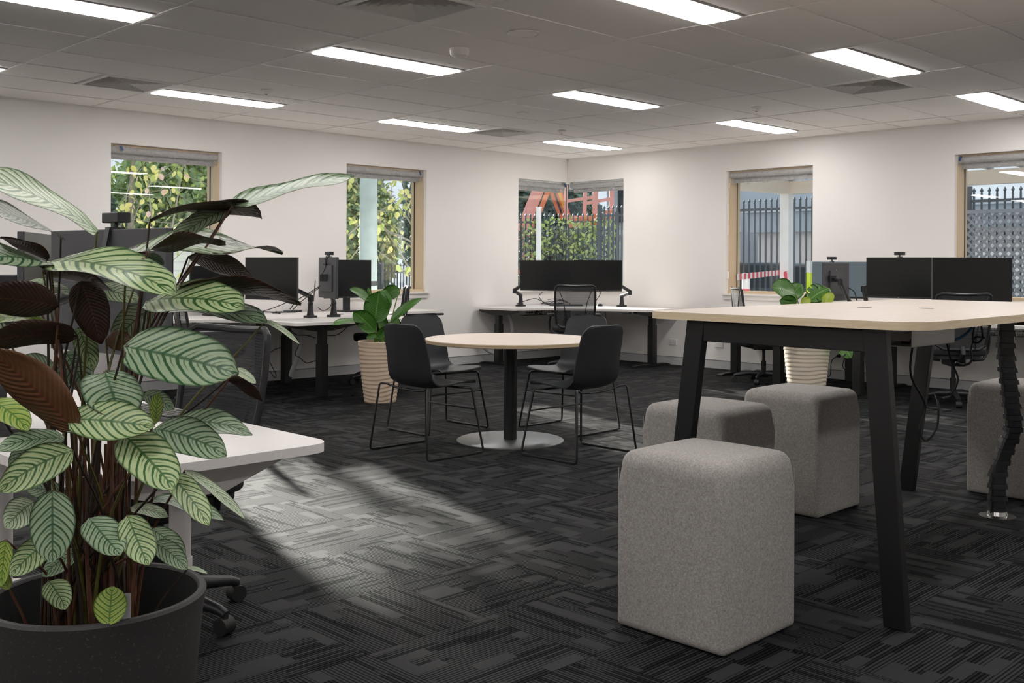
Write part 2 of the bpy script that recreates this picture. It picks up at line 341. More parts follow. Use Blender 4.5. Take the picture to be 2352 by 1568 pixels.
# ------------------------------------------------------------------ mesh helpers
class MB:
    def __init__(s): s.v = []; s.f = []; s.uv = None
    def add(s, vs, fs):
        o = len(s.v); s.v += [tuple(x) for x in vs]; s.f += [tuple(i+o for i in f) for f in fs]; return s
    def box(s, x0, x1, y0, y1, z0, z1):
        return s.add([(x0,y0,z0),(x1,y0,z0),(x1,y1,z0),(x0,y1,z0),(x0,y0,z1),(x1,y0,z1),(x1,y1,z1),(x0,y1,z1)],
                     [(0,3,2,1),(4,5,6,7),(0,1,5,4),(1,2,6,5),(2,3,7,6),(3,0,4,7)])
    def obox(s, c, ax, ay, az, hx, hy, hz):
        """box with its own axes"""
        c = Vector(c); P = []
        for dz in (-1, 1):
            for dx, dy in ((-1,-1),(1,-1),(1,1),(-1,1)):
                P.append(c + ax*(dx*hx) + ay*(dy*hy) + az*(dz*hz))
        return s.add(P, [(0,3,2,1),(4,5,6,7),(0,1,5,4),(1,2,6,5),(2,3,7,6),(3,0,4,7)])
    def bar(s, p0, p1, w, h, up=(0,0,1)):
        p0 = Vector(p0); p1 = Vector(p1); a = (p1-p0); L = a.length; a.normalize(); u = Vector(up)
        sd = a.cross(u)
        if sd.length < 1e-4: sd = a.cross(Vector((1,0,0)))
        sd.normalize(); u2 = sd.cross(a)
        return s.obox((p0+p1)/2, a, sd, u2, L/2, w/2, h/2)
    def cyl(s, p0, p1, r0, r1=None, n=16, caps=True):
        r1 = r0 if r1 is None else r1
        return s.tube([p0, p1], [r0, r1], n, caps)
    def tube(s, pts, r, n=8, caps=True, flat=1.0):
        pts = [Vector(p) for p in pts]; k = len(pts)
        rs = list(r) if isinstance(r, (list, tuple)) else [r]*k
        t0 = (pts[1]-pts[0]).normalized(); ref = Vector((0,0,1)) if abs(t0.z) < 0.9 else Vector((1,0,0))
        nv = t0.cross(ref).normalized(); V = []
        for i in range(k):
            a = pts[max(i-1,0)]; b = pts[min(i+1,k-1)]; t = (b-a)
            t = t.normalized() if t.length > 1e-9 else t0
            nv = (nv - t*nv.dot(t)); nv = nv.normalized() if nv.length > 1e-6 else t.orthogonal().normalized()
            bv = t.cross(nv)
            for j in range(n):
                an = 2*PI*j/n; V.append(pts[i] + (nv*math.cos(an) + bv*math.sin(an)*flat)*rs[i])
        Fs = [(i*n+j, i*n+(j+1)%n, (i+1)*n+(j+1)%n, (i+1)*n+j) for i in range(k-1) for j in range(n)]
        if caps: Fs += [tuple(range(n-1,-1,-1)), tuple((k-1)*n+j for j in range(n))]
        return s.add(V, Fs)
    def lathe(s, prof, n=40, c=(0,0,0), caps=True):
        c = Vector(c); V = []; k = len(prof)
        for (r, z) in prof:
            for j in range(n):
                a = 2*PI*j/n; V.append((c.x+r*math.cos(a), c.y+r*math.sin(a), c.z+z))
        Fs = [(i*n+j, i*n+(j+1)%n, (i+1)*n+(j+1)%n, (i+1)*n+j) for i in range(k-1) for j in range(n)]
        if caps and prof[0][0] > 1e-6: Fs.append(tuple(range(n-1,-1,-1)))
        if caps and prof[-1][0] > 1e-6: Fs.append(tuple((k-1)*n+j for j in range(n)))
        return s.add(V, Fs)
    def prism(s, poly, z0, z1):
        n = len(poly); V = [(p[0],p[1],z0) for p in poly]+[(p[0],p[1],z1) for p in poly]
        ar = sum(poly[i][0]*poly[(i+1)%n][1]-poly[(i+1)%n][0]*poly[i][1] for i in range(n))
        Fs = [tuple(range(n-1,-1,-1)), tuple(range(n,2*n))]+[(i,(i+1)%n,n+(i+1)%n,n+i) for i in range(n)]
        if ar < 0: Fs = [tuple(reversed(f)) for f in Fs]
        return s.add(V, Fs)
    def build(s, name, mat, parent=None, smooth=False, bevel=0.0, seg=2, world=False, weld=False):
        me = bpy.data.meshes.new(name)
        V = s.v
        if world and parent is not None:
            inv = WM(parent).inverted(); V = [inv @ Vector(p) for p in V]
        me.from_pydata([tuple(p) for p in V], [], s.f)
        mats = mat if isinstance(mat, (list, tuple)) else [mat]
        for mm in mats: me.materials.append(MATS[mm])
        if bevel or weld:
            bm = bmesh.new(); bm.from_mesh(me)
            if weld: bmesh.ops.remove_doubles(bm, verts=bm.verts, dist=1e-5)
            if bevel:
                es = [e for e in bm.edges if len(e.link_faces) == 2 and e.calc_face_angle(0) > 0.6]
                bmesh.ops.bevel(bm, geom=es, offset=bevel, segments=seg, affect='EDGES', profile=0.5)
            bm.to_mesh(me); bm.free()
        if smooth:
            for p in me.polygons: p.use_smooth = True
            me.set_sharp_from_angle(angle=math.radians(38))
        return link(name, me, parent)
def WM(o):
    m = o.matrix_basis.copy()
    return WM(o.parent) @ m if o.parent else m
def link(name, me, parent=None):
    o = bpy.data.objects.new(name, me); COL.objects.link(o)
    if parent is not None: o.parent = parent
    return o
def tag(o, label, cat, group=None, kind=None):
    o['label'] = label; o['category'] = cat
    if group: o['group'] = group
    if kind: o['kind'] = kind
    return o
def thing(name, label, cat, loc=(0,0,0), rz=0.0, group=None, kind=None):
    o = bpy.data.objects.new(name, None); COL.objects.link(o); o.empty_display_size = 0.05
    o.location = loc; o.rotation_euler = (0,0,rz)
    return tag(o, label, cat, group, kind)
def dup(root, loc, rz, label=None, group=None):
    def cp(o, par):
        c = o.copy(); COL.objects.link(c); c.parent = par
        for ch in o.children: cp(ch, c)
        return c
    r = cp(root, None); r.location = loc; r.rotation_euler = (0,0,rz)
    if label: r['label'] = label
    if group: r['group'] = group
    return r
def bez(pts, n=12):
    """Catmull-Rom curve through points"""
    P = [Vector(p) for p in pts]; out = []
    P = [P[0]*2-P[1]] + P + [P[-1]*2-P[-2]]
    for i in range(1, len(P)-2):
        for k in range(n):
            t = k/n; a, b, c, d = P[i-1:i+3]
            out.append(0.5*((2*b)+(c-a)*t+(2*a-5*b+4*c-d)*t*t+(3*b-a-3*c+d)*t**3))
    out.append(P[-2]); return out
def rpoly(poly, r, n=5):
    """polygon with rounded corners"""
    out = []; k = len(poly)
    for i in range(k):
        p = Vector(poly[i]).to_2d() if len(poly[i]) > 2 else Vector(poly[i]); a = Vector(poly[i-1]); b = Vector(poly[(i+1)%k])
        ri = r[i] if isinstance(r, (list, tuple)) else r
        da = (a-p); db = (b-p); ri = min(ri, da.length*0.45, db.length*0.45)
        if ri <= 1e-4: out.append(tuple(p)); continue
        da.normalize(); db.normalize()
        for q in range(n+1):
            t = q/n; s = p+da*ri; e = p+db*ri
            out.append(tuple(s*(1-t)**2 + p*2*t*(1-t) + e*t*t))
    return out
# ------------------------------------------------------------------ the room shell
H = 2.6645; YW = 9.53; XW = 10.48; X0 = -4.0; Y0 = -4.0; WT = 0.26
GX, GY = 2.764, 5.4063            # ceiling grid origin: X = GX + 1.2 i, Y = GY + 0.6 j
ZS, ZT = 0.90, 2.35               # window sill and head

floor = MB().box(X0-0.1, XW+0.05, Y0-0.1, YW+0.05, -0.12, -0.008).build('floor', 'shadow_gap')
tag(floor, 'charcoal carpet tile floor of the office', 'floor', kind='structure')
def carpet():
    me = bpy.data.meshes.new('carpet_tile'); b = MB()
    g = 0.0006; b.box(g-0.25, 0.25-g, g-0.25, 0.25-g, -0.008, 0.0)
    me.from_pydata(b.v, [], b.f[1:]); me.materials.append(MATS['carpet'])
    cells = []
    i0 = int(math.floor((X0-1.985)/0.5)); i1 = int(math.ceil((XW-1.985)/0.5)); j0 = int(math.floor((Y0-2.645)/0.5)); j1 = int(math.ceil((YW-2.645)/0.5))
    for i in range(i0, i1):
        for j in range(j0, j1):
            x = 1.985+0.5*i; y = 2.645+0.5*j; cells.append((x, y))
    def vis(c):
        p = Vector((c[0]+0.25, c[1]+0.25, 0))-CAM; t = p.dot(FW)
        if t < 1.5: return None
        u = CX+F_PX*p.dot(CR)/t; v = CY-F_PX*p.dot(CU)/t
        return t if (-60 < u < 2412 and v < 1640) else None
    inview = []; rest = []
    for c in cells:
        full = c[0] >= X0 and c[1] >= Y0 and c[0]+0.5 <= XW and c[1]+0.5 <= YW
        t = vis(c)
        (inview if (t is not None and full) else rest).append((t or 999, c))
    inview.sort(); near = inview[:300]; rest += inview[300:]
    for t, c in near:
        o = link('carpet_tile', me, floor); o.location = (c[0]+0.25, c[1]+0.25, 0)
    R = MB()
    for t, c in rest:
        R.box(max(c[0], X0)+g, min(c[0]+0.5, XW)-g, max(c[1], Y0)+g, min(c[1]+0.5, YW)-g, -0.008, 0.0)
    o = R.build('carpet_tile_field', 'carpet', floor); o['kind'] = 'stuff'
carpet()

def wall_with_openings(name, axis, plane, out, a0, a1, opens, label):
    """axis 'x': wall runs along X at Y=plane; openings (a0,a1,z0,z1)"""
    b = MB(); lo, hi = min(plane, plane+out), max(plane, plane+out)
    def bx(p, q, z0, z1):
        if axis == 'x': b.box(p, q, lo, hi, z0, z1)
        else: b.box(lo, hi, p, q, z0, z1)
    cur = a0
    for (p, q, z0, z1) in opens:
        if p > cur: bx(cur, p, -0.1, H+0.3)
        bx(p, q, -0.1, z0); bx(p, q, z1, H+0.3); cur = q
    if cur < a1: bx(cur, a1, -0.1, H+0.3)
    return tag(b.build(name, 'wall_paint'), label, 'wall', kind='structure')
W1 = (4.155, 5.298); W2 = (6.83, 7.99); W3L = 9.54; W3R = 8.545; W4 = (5.849, 6.981); W5 = (3.12, 4.284)
wall_with_openings('wall_left', 'x', YW, WT, X0-WT, XW+WT, [(W1[0], W1[1], ZS, ZT), (W2[0], W2[1], ZS, ZT), (W3L, XW+WT, ZS, ZT)], 'warm white wall on the left with two windows and the corner window')
wall_with_openings('wall_right', 'y', XW, WT, Y0-WT, YW, [(W5[0], W5[1], ZS, ZT), (W4[0], W4[1], ZS, ZT), (W3R, YW, ZS, ZT)], 'warm white wall on the right with two windows and the corner window')
wall_with_openings('wall_back', 'x', Y0, -WT, X0-WT, XW+WT, [], 'warm white wall of the office behind the camera')
wall_with_openings('wall_front', 'y', X0, -WT, Y0-WT, YW+WT, [], 'warm white wall of the office at the near left, outside the picture')

# skirting
b = MB().box(X0, XW, YW-0.014, YW-0.0005, 0.0, 0.095).build('baseboard_left', 'skirting'); tag(b, 'grey skirting board along the left wall', 'skirting', kind='structure')
MB().box(X0, XW, YW-0.016, YW-0.0004, 0.095, 0.101).build('gap_line', 'skirting_gap', b)  # dark strip stands for the shaded gap line over the skirting
b = MB().box(XW-0.014, XW-0.0005, Y0, YW-0.016, 0.0, 0.095).build('baseboard_right', 'skirting'); tag(b, 'grey skirting board along the right wall', 'skirting', kind='structure')
MB().box(XW-0.016, XW-0.0004, Y0, YW-0.017, 0.095, 0.101).build('gap_line', 'skirting_gap', b)

# ceiling: slab, grid of bars, tiles
LIGHT_I = [-5, -3, -1, 1, 3, 5]; LIGHT_J = [5, 1, -3, -7, -11]
VENTS = [(0.5, 1.0, -2, -1), (0.5, 1.0, 4, 5), (4.0, 4.5, 4, 5), (4.0, 4.5, -3, -2)]
ceil = MB().box(X0, XW, Y0, YW, H+0.12, H+0.3).build('ceiling', 'shadow_gap')
tag(ceil, 'suspended ceiling of grey-white mineral tiles', 'ceiling', kind='structure')
def ceiling():
    cache = {}
    BW = 0.009
    def tile(x0, x1, y0, y1):
        x0 = max(x0, X0); x1 = min(x1, XW); y0 = max(y0, Y0); y1 = min(y1, YW)
        if x1-x0 < 0.03 or y1-y0 < 0.03: return
        k = (round(x1-x0, 3), round(y1-y0, 3))
        if k not in cache:
            hx = k[0]/2-BW-0.0025; hy = k[1]/2-BW-0.0025
            b = MB().box(-hx, hx, -hy, hy, 0, 0.012)
            me = bpy.data.meshes.new('ceiling_tile'); me.from_pydata(b.v, [], b.f); me.materials.append(MATS['ceiling_tile']); cache[k] = me
        o = link('ceiling_tile', cache[k], ceil); o.location = ((x0+x1)/2, (y0+y1)/2, H+0.0035+rnd.uniform(0, 0.0012))
    i0 = math.floor((X0-GX)/1.2); i1 = math.ceil((XW-GX)/1.2); j0 = math.floor((Y0-GY)/0.6); j1 = math.ceil((YW-GY)/0.6)
    for i in range(i0, i1):
        for j in range(j0, j1):
            xa, xb, ya, yb = GX+1.2*i, GX+1.2*(i+1), GY+0.6*j, GY+0.6*(j+1)
            if i in LIGHT_I and (j+1) in LIGHT_J:
                tile(xa, xb, ya, ya+0.3); continue
            v = [q for q in VENTS if i <= q[0] < i+1 and j == q[2]]
            if v:
                if v[0][0] > i: tile(xa, xa+0.6, ya, yb)
                else: tile(xa+0.6, xb, ya, yb)
                continue
            tile(xa, xb, ya, yb)
    for i in range(i0, i1+1):
        x = GX+1.2*i
        if X0 < x < XW: MB().box(x-BW, x+BW, Y0, YW, H-0.001, H+0.03).build('grid_bar', 'grid_metal', ceil)
    for j in range(j0, j1+1):
        y = GY+0.6*j
        if Y0 < y < YW: MB().box(X0, XW, y-BW, y+BW, H-0.0004, H+0.03).build('grid_bar', 'grid_metal', ceil)
    MB().box(X0, XW, YW-0.022, YW, H-0.001, H+0.03).build('edge_angle', 'grid_metal', ceil)
    MB().box(XW-0.022, XW, Y0, YW, H-0.001, H+0.03).build('edge_angle', 'grid_metal', ceil)
ceiling()

# light panels
LNAME = {(-1,1): 'lit ceiling panel cut by the top left corner of the picture', (1,1): 'lit ceiling panel between the large vent and the smoke detector, upper left',
 (-1,5): 'lit ceiling panel of which only the end shows at the left edge', (1,5): 'lit ceiling panel touching the vent above the left window',
 (3,5): 'lit ceiling panel whose end touches the small vent near the corner', (3,1): 'lit ceiling panel in the middle of the ceiling, right of the round detector',
 (1,-3): 'lit ceiling panel cut by the top edge, the brightest and nearest right of centre', (3,-3): 'lit ceiling panel just above the right-hand vent',
 (5,5): 'lit ceiling panel nearest the far corner of the room', (5,1): 'lit ceiling panel above the window with the blind chain, by the right wall',
 (5,-3): 'lit ceiling panel cut by the right edge of the picture'}
for i in LIGHT_I:
    for j in LIGHT_J:
        x0 = GX+1.2*i; y1 = GY+0.6*j; y0 = y1-0.3
        vis = (i, j) in LNAME
        t = thing('ceiling_light', LNAME.get((i, j), 'lit ceiling panel in the part of the office behind the camera'), 'light', (x0+0.6, y1-0.15, H), group='ceiling light panels' if vis else 'ceiling light panels out of view')
        b = MB(); hx = 0.591; hy = 0.141; e = 0.022
        b.box(-hx, hx, -hy, -hy+e, -0.0015, 0.02).box(-hx, hx, hy-e, hy, -0.0015, 0.02).box(-hx, -hx+e, -hy+e, hy-e, -0.0015, 0.02).box(hx-e, hx, -hy+e, hy-e, -0.0015, 0.02)
        b.build('frame', 'lamp_frame', t)
        o = MB().box(-hx+e, hx-e, -hy+e, hy-e, -0.009, 0.004).build('diffuser', ['lamp_frame', 'led_panel'], t)
        for pg_ in o.data.polygons: pg_.material_index = 0 if pg_.index == 1 else 1

VL = ['large louvred ceiling vent cut by the top edge of the picture', 'louvred ceiling vent above the left window', 'small louvred ceiling vent near the far corner', 'louvred ceiling vent below the right-hand light panel']
for k, (ia, ib, ja, jb) in enumerate(VENTS):
    cx = GX+1.2*(ia+ib)/2; cy = GY+0.6*(ja+jb)/2
    t = thing('ceiling_vent', VL[k], 'vent', (cx, cy, H), group='ceiling vents')
    MB().box(-0.27, 0.27, -0.27, 0.27, 0.09, 0.10).build('throat', 'vent_dark', t)
    h = 0.291; e = 0.03; b = MB()
    for (p, q, r, s) in ((-h, h, -h, -h+e), (-h, h, h-e, h), (-h, -h+e, -h+e, h-e), (h-e, h, -h+e, h-e)): b.box(p, q, r, s, -0.004, 0.02)
    b.build('frame', 'vent_metal', t)
    for n in range(6):                       # nested square cones
        ro = 0.262-n*0.042; ri = ro-0.030; zi = 0.042; b = MB()
        P = [(-ro,-ro,0.0),(ro,-ro,0.0),(ro,ro,0.0),(-ro,ro,0.0),(-ri,-ri,zi),(ri,-ri,zi),(ri,ri,zi),(-ri,ri,zi)]
        Q = [(x, y, z+0.003) for x, y, z in P]
        b.add(P+Q, [(0,4,5,1),(1,5,6,2),(2,6,7,3),(3,7,4,0),(8,9,13,12),(9,10,14,13),(10,11,15,14),(11,8,12,15)])
        b.build('louvre', 'vent_metal', t)

# detectors and speaker on the ceiling
def detector(x, y, r, label, big=False):
    t = thing('smoke_detector', label, 'detector', (x, y, H))
    if big:
        MB().lathe([(r, 0.002), (r, -0.026), (r*0.94, -0.032), (0, -0.032)], 32).build('base', 'plastic_white', t, True)
        MB().lathe([(r*0.97, -0.032), (r*0.9, -0.045), (r*0.5, -0.058), (r*0.25, -0.062), (0, -0.062)], 32).build('chamber', 'plastic_white', t, True)
    else:
        MB().lathe([(r, 0.002), (r, -0.008), (r*0.8, -0.012), (0, -0.012)], 28).build('base', 'plastic_white', t, True)
        MB().lathe([(r*0.55, -0.012), (r*0.5, -0.030), (r*0.3, -0.034), (0, -0.034)], 20).build('chamber', 'plastic_white', t, True)
        MB().lathe([(r*0.2, -0.034), (r*0.15, -0.038), (0, -0.038)], 12).build('indicator', 'plastic_red', t)
detector(4.606, 5.163, 0.064, 'white domed smoke detector right of the upper left light panel', True)
detector(4.596, 7.543, 0.045, 'small sensor on the ceiling above the light panel over the left window')
detector(8.201, 5.145, 0.045, 'small sensor on the ceiling left of the right-hand vent')
detector(8.188, 7.529, 0.045, 'small sensor on the ceiling beyond the small vent near the corner')
for (x, y, r, lab) in ((4.58, 4.534, 0.105, 'round flush ceiling speaker cover right of the smoke detector'), (6.989, 6.932, 0.06, 'small round cover plate on the ceiling above the corner window')):
    t = thing('ceiling_speaker', lab, 'speaker', (x, y, H))
    MB().lathe([(r, 0.002), (r, -0.005), (r*0.86, -0.007), (r*0.84, -0.003), (0, -0.003)], 40).build('rim', 'plastic_white', t, True)
    MB().lathe([(r*0.80, -0.0035), (r*0.78, -0.006), (0, -0.006)], 40).build('grille', 'plastic_white', t, True)

# windows -------------------------------------------------------------------
def wpt(axis, plane, a, d, z):      # a along the wall, d outward from its room face
    return (a, plane+d, z) if axis == 'x' else (plane+d, a, z)
def wbox(b, axis, plane, a0, a1, d0, d1, z0, z1):
    if axis == 'x': b.box(a0, a1, plane+d0, plane+d1, z0, z1)
    else: b.box(plane+d0, plane+d1, a0, a1, z0, z1)
    return b
def window(name, axis, plane, a0, a1, label):
    t = thing(name, label, 'window', wpt(axis, plane, (a0+a1)/2, 0.1, ZS), kind='structure')
    e = 0.004
    B = lambda nm, mat, *q, **k: wbox(MB(), axis, plane, *q).build(nm, mat, t, world=True, **k)
    B('jamb', 'beige_frame', a0+0.0005, a0+0.018, 0.055, WT+0.01, ZS+0.02, ZT-0.001); B('jamb', 'beige_frame', a1-0.018, a1-0.0005, 0.055, WT+0.01, ZS+0.02, ZT-0.001)
    B('head_lining', 'beige_frame', a0+0.018, a1-0.018, 0.055, WT+0.01, ZT-0.02, ZT-0.001)
    B('sill_lining', 'beige_frame', a0+0.0005, a1-0.0005, 0.035, WT+0.01, ZS+0.001, ZS+0.03)
    B('glass', 'window_glass', a0+0.018, a1-0.018, 0.208, 0.214, ZS+0.03, ZT-0.02)
    for (p, q) in ((a0+0.018, a0+0.026), (a1-0.026, a1-0.018)): B('gasket', 'gasket', p, q, 0.198, 0.207, ZS+0.03, ZT-0.02)
    B('sill_board', 'white_trim', a0-0.035, a1+0.035, -0.035, 0.034, ZS-0.022, ZS+0.0005, bevel=0.004)
    B('apron', 'white_trim', a0-0.02, a1+0.02, -0.018, -0.0005, ZS-0.07, ZS-0.022)
    return t
window('window_1', 'x', YW, W1[0], W1[1], 'left window with yellow leaves outside, behind the big striped plant')
window('window_2', 'x', YW, W2[0], W2[1], 'window with a pale pole outside, second from the left')
window('window_4', 'y', XW, W4[0], W4[1], 'window onto the verandah post and red tape, with a blind chain')
window('window_5', 'y', XW, W5[0], W5[1], 'window onto the lattice screen, cut by the right edge')
t = thing('window_3', 'frameless glass corner window above the twin monitors', 'window', (XW+0.1, YW+0.1, ZS), kind='structure')
gx = XW+0.211; gy = YW+0.211
MB().box(W3L+0.002, gx, gy-0.003, gy+0.003, ZS+0.002, ZT-0.002).build('glass', 'window_glass', t, world=True)
MB().box(gx-0.003, gx+0.003, W3R+0.002, gy-0.004, ZS+0.002, ZT-0.002).build('glass', 'window_glass', t, world=True)
MB().box(gx-0.005, gx+0.005, gy-0.005, gy+0.005, ZS+0.002, ZT-0.002).build('corner_joint', 'gasket', t, world=True)
MB().box(W3L+0.001, W3L+0.008, gy-0.012, gy-0.004, ZS+0.002, ZT-0.002).build('gasket', 'gasket', t, world=True)
MB().box(gx-0.012, gx-0.004, W3R+0.001, W3R+0.008, ZS+0.002, ZT-0.002).build('gasket', 'gasket', t, world=True)
for nm, q in (('sill_lining', (W3L+0.001, gx+0.03, YW+0.035, gy+0.03, ZS+0.001, ZS+0.012)), ('sill_lining', (XW+0.035, gx+0.03, W3R+0.001, YW+0.034, ZS+0.001, ZS+0.012))):
    MB().box(*q).build(nm, 'white_trim', t, world=True)
MB().box(W3L-0.03, XW-0.036, YW-0.035, YW-0.0005, ZS-0.022, ZS+0.0005).build('sill_board', 'white_trim', t, world=True, bevel=0.004)
MB().box(XW-0.035, XW-0.0005, W3R-0.03, YW-0.0005, ZS-0.022, ZS+0.0005).build('sill_board', 'white_trim', t, world=True, bevel=0.004)

# roller blinds still in their plastic
def blind(axis, plane, a0, a1, label, drop=0.07, seed=1, tape=None, chain=None):
    R = random.Random(seed); d = 0.075; z = ZT-0.05; r = 0.034
    t = thing('roller_blind', label, 'blind', wpt(axis, plane, (a0+a1)/2, d, z), group='roller blinds in plastic')
    P = lambda a, dd, zz: wpt(axis, plane, a, dd, zz)
    MB().cyl(P(a0+0.02, d, z), P(a1-0.02, d, z), r, n=20).build('roll', 'blind_roll', t, True, world=True)
    for a in (a0+0.009, a1-0.009): wbox(MB(), axis, plane, a-0.008, a+0.008, d-0.035, d+0.035, z-0.04, ZT-0.001).build('bracket', 'white_trim', t, world=True)
    wbox(MB(), axis, plane, a0+0.03, a1-0.03, d+r-0.004, d+r+0.004, z-r-0.055, z-r-0.03).build('bottom_rail', 'blind_roll', t, world=True)
    wbox(MB(), axis, plane, a0+0.03, a1-0.03, d+r-0.0015, d+r+0.001, z-r-0.03, z).build('fabric', 'blind_roll', t, world=True)
    # crinkled sleeve: a lumpy sock around the roll with a loose hem
    n = 26; k = 14; V = []; Fs = []
    for i in range(n+1):
        a = a0+0.012+(a1-a0-0.024)*i/n; wob = R.uniform(-0.006, 0.006); dr = drop*(0.85+0.3*math.sin(i*0.55+seed)**2)
        for j in range(k):
            an = 2*PI*j/k; rr = r+0.007+R.uniform(-0.0025, 0.004)
            y = math.cos(an)*rr*1.15; zz = math.sin(an)*rr
            if zz < -0.02: zz -= dr*(-(zz)-0.02)/rr*1.0
            V.append(P(a, d+y+wob, min(z+zz, ZT-0.003)))
    for i in range(n):
        for j in range(k): Fs.append((i*k+j, i*k+(j+1)%k, (i+1)*k+(j+1)%k, (i+1)*k+j))
    MB().add(V, Fs).build('plastic_sleeve', 'plastic_wrap', t, True, world=True)
    if tape is not None:
        MB().bar(P(a0+tape*(a1-a0), d-r-0.02, z+0.035), P(a0+tape*(a1-a0)+0.02, d-r-0.022, z-0.012), 0.02, 0.002, up=wpt(axis, 0, 0, 1, 0)).build('tape', 'tape_blue', t, world=True)
    if chain is not None:
        MB().tube([P(chain, d-0.01, z), P(chain, 0.02, 2.0), P(chain, 0.012, 1.16)], 0.003, 6).build('chain', 'plastic_white', t, world=True)
        wbox(MB(), axis, plane, chain-0.014, chain+0.014, 0.001, 0.022, 1.07, 1.16).build('chain_weight', 'plastic_white', t, world=True, bevel=0.004)
blind('x', YW, W1[0], W1[1], 'rolled blind wrapped in clear plastic at the top of the left window', seed=2, tape=0.09)
blind('x', YW, W2[0], W2[1], 'rolled blind wrapped in clear plastic at the top of the window with the pale pole', seed=3, tape=0.92)
blind('x', YW, W3L, XW+0.02, 'rolled plastic-wrapped blind on the left half of the corner window', seed=4, tape=0.95)
blind('y', XW, W3R, YW-0.0, 'rolled plastic-wrapped blind on the right half of the corner window', seed=5)
blind('y', XW, W4[0], W4[1], 'rolled blind in crinkled plastic above the verandah post window, with a chain', drop=0.12, seed=6, chain=W4[1]-0.02)
blind('y', XW, W5[0], W5[1], 'rolled blind in plastic with blue tape above the lattice window', drop=0.1, seed=8, tape=0.95)

# power points on the right wall
for (y, z, kind, lab) in ((7.745, 0.28, 2, 'double power point on the right wall beside the corner desk leg'), (7.068, 0.287, 0, 'blank wall plate on the right wall below the window with the chain'), (5.486, 0.265, 2, 'power point with a black plug behind the cream pot')):
    t = thing('wall_socket', lab, 'socket', (XW, y, z))
    MB().box(-0.011, -0.0005, -0.058, 0.058, -0.037, 0.037).build('plate', 'outlet', t, bevel=0.003)
    if kind:
        for s in (-1, 1):
            MB().box(-0.0155, -0.011, s*0.028-0.009, s*0.028+0.009, 0.012, 0.026).build('switch', 'outlet', t, bevel=0.0015)
            for (dy, dz, rot) in ((-0.008, -0.008, 0.5), (0.008, -0.008, -0.5), (0, -0.024, 0)):
                MB().bar((-0.0115, s*0.028+dy-rot*0.006, dz-0.005), (-0.0115, s*0.028+dy+rot*0.006, dz+0.005), 0.0025, 0.002, up=(1,0,0)).build('slot', 'gasket', t)
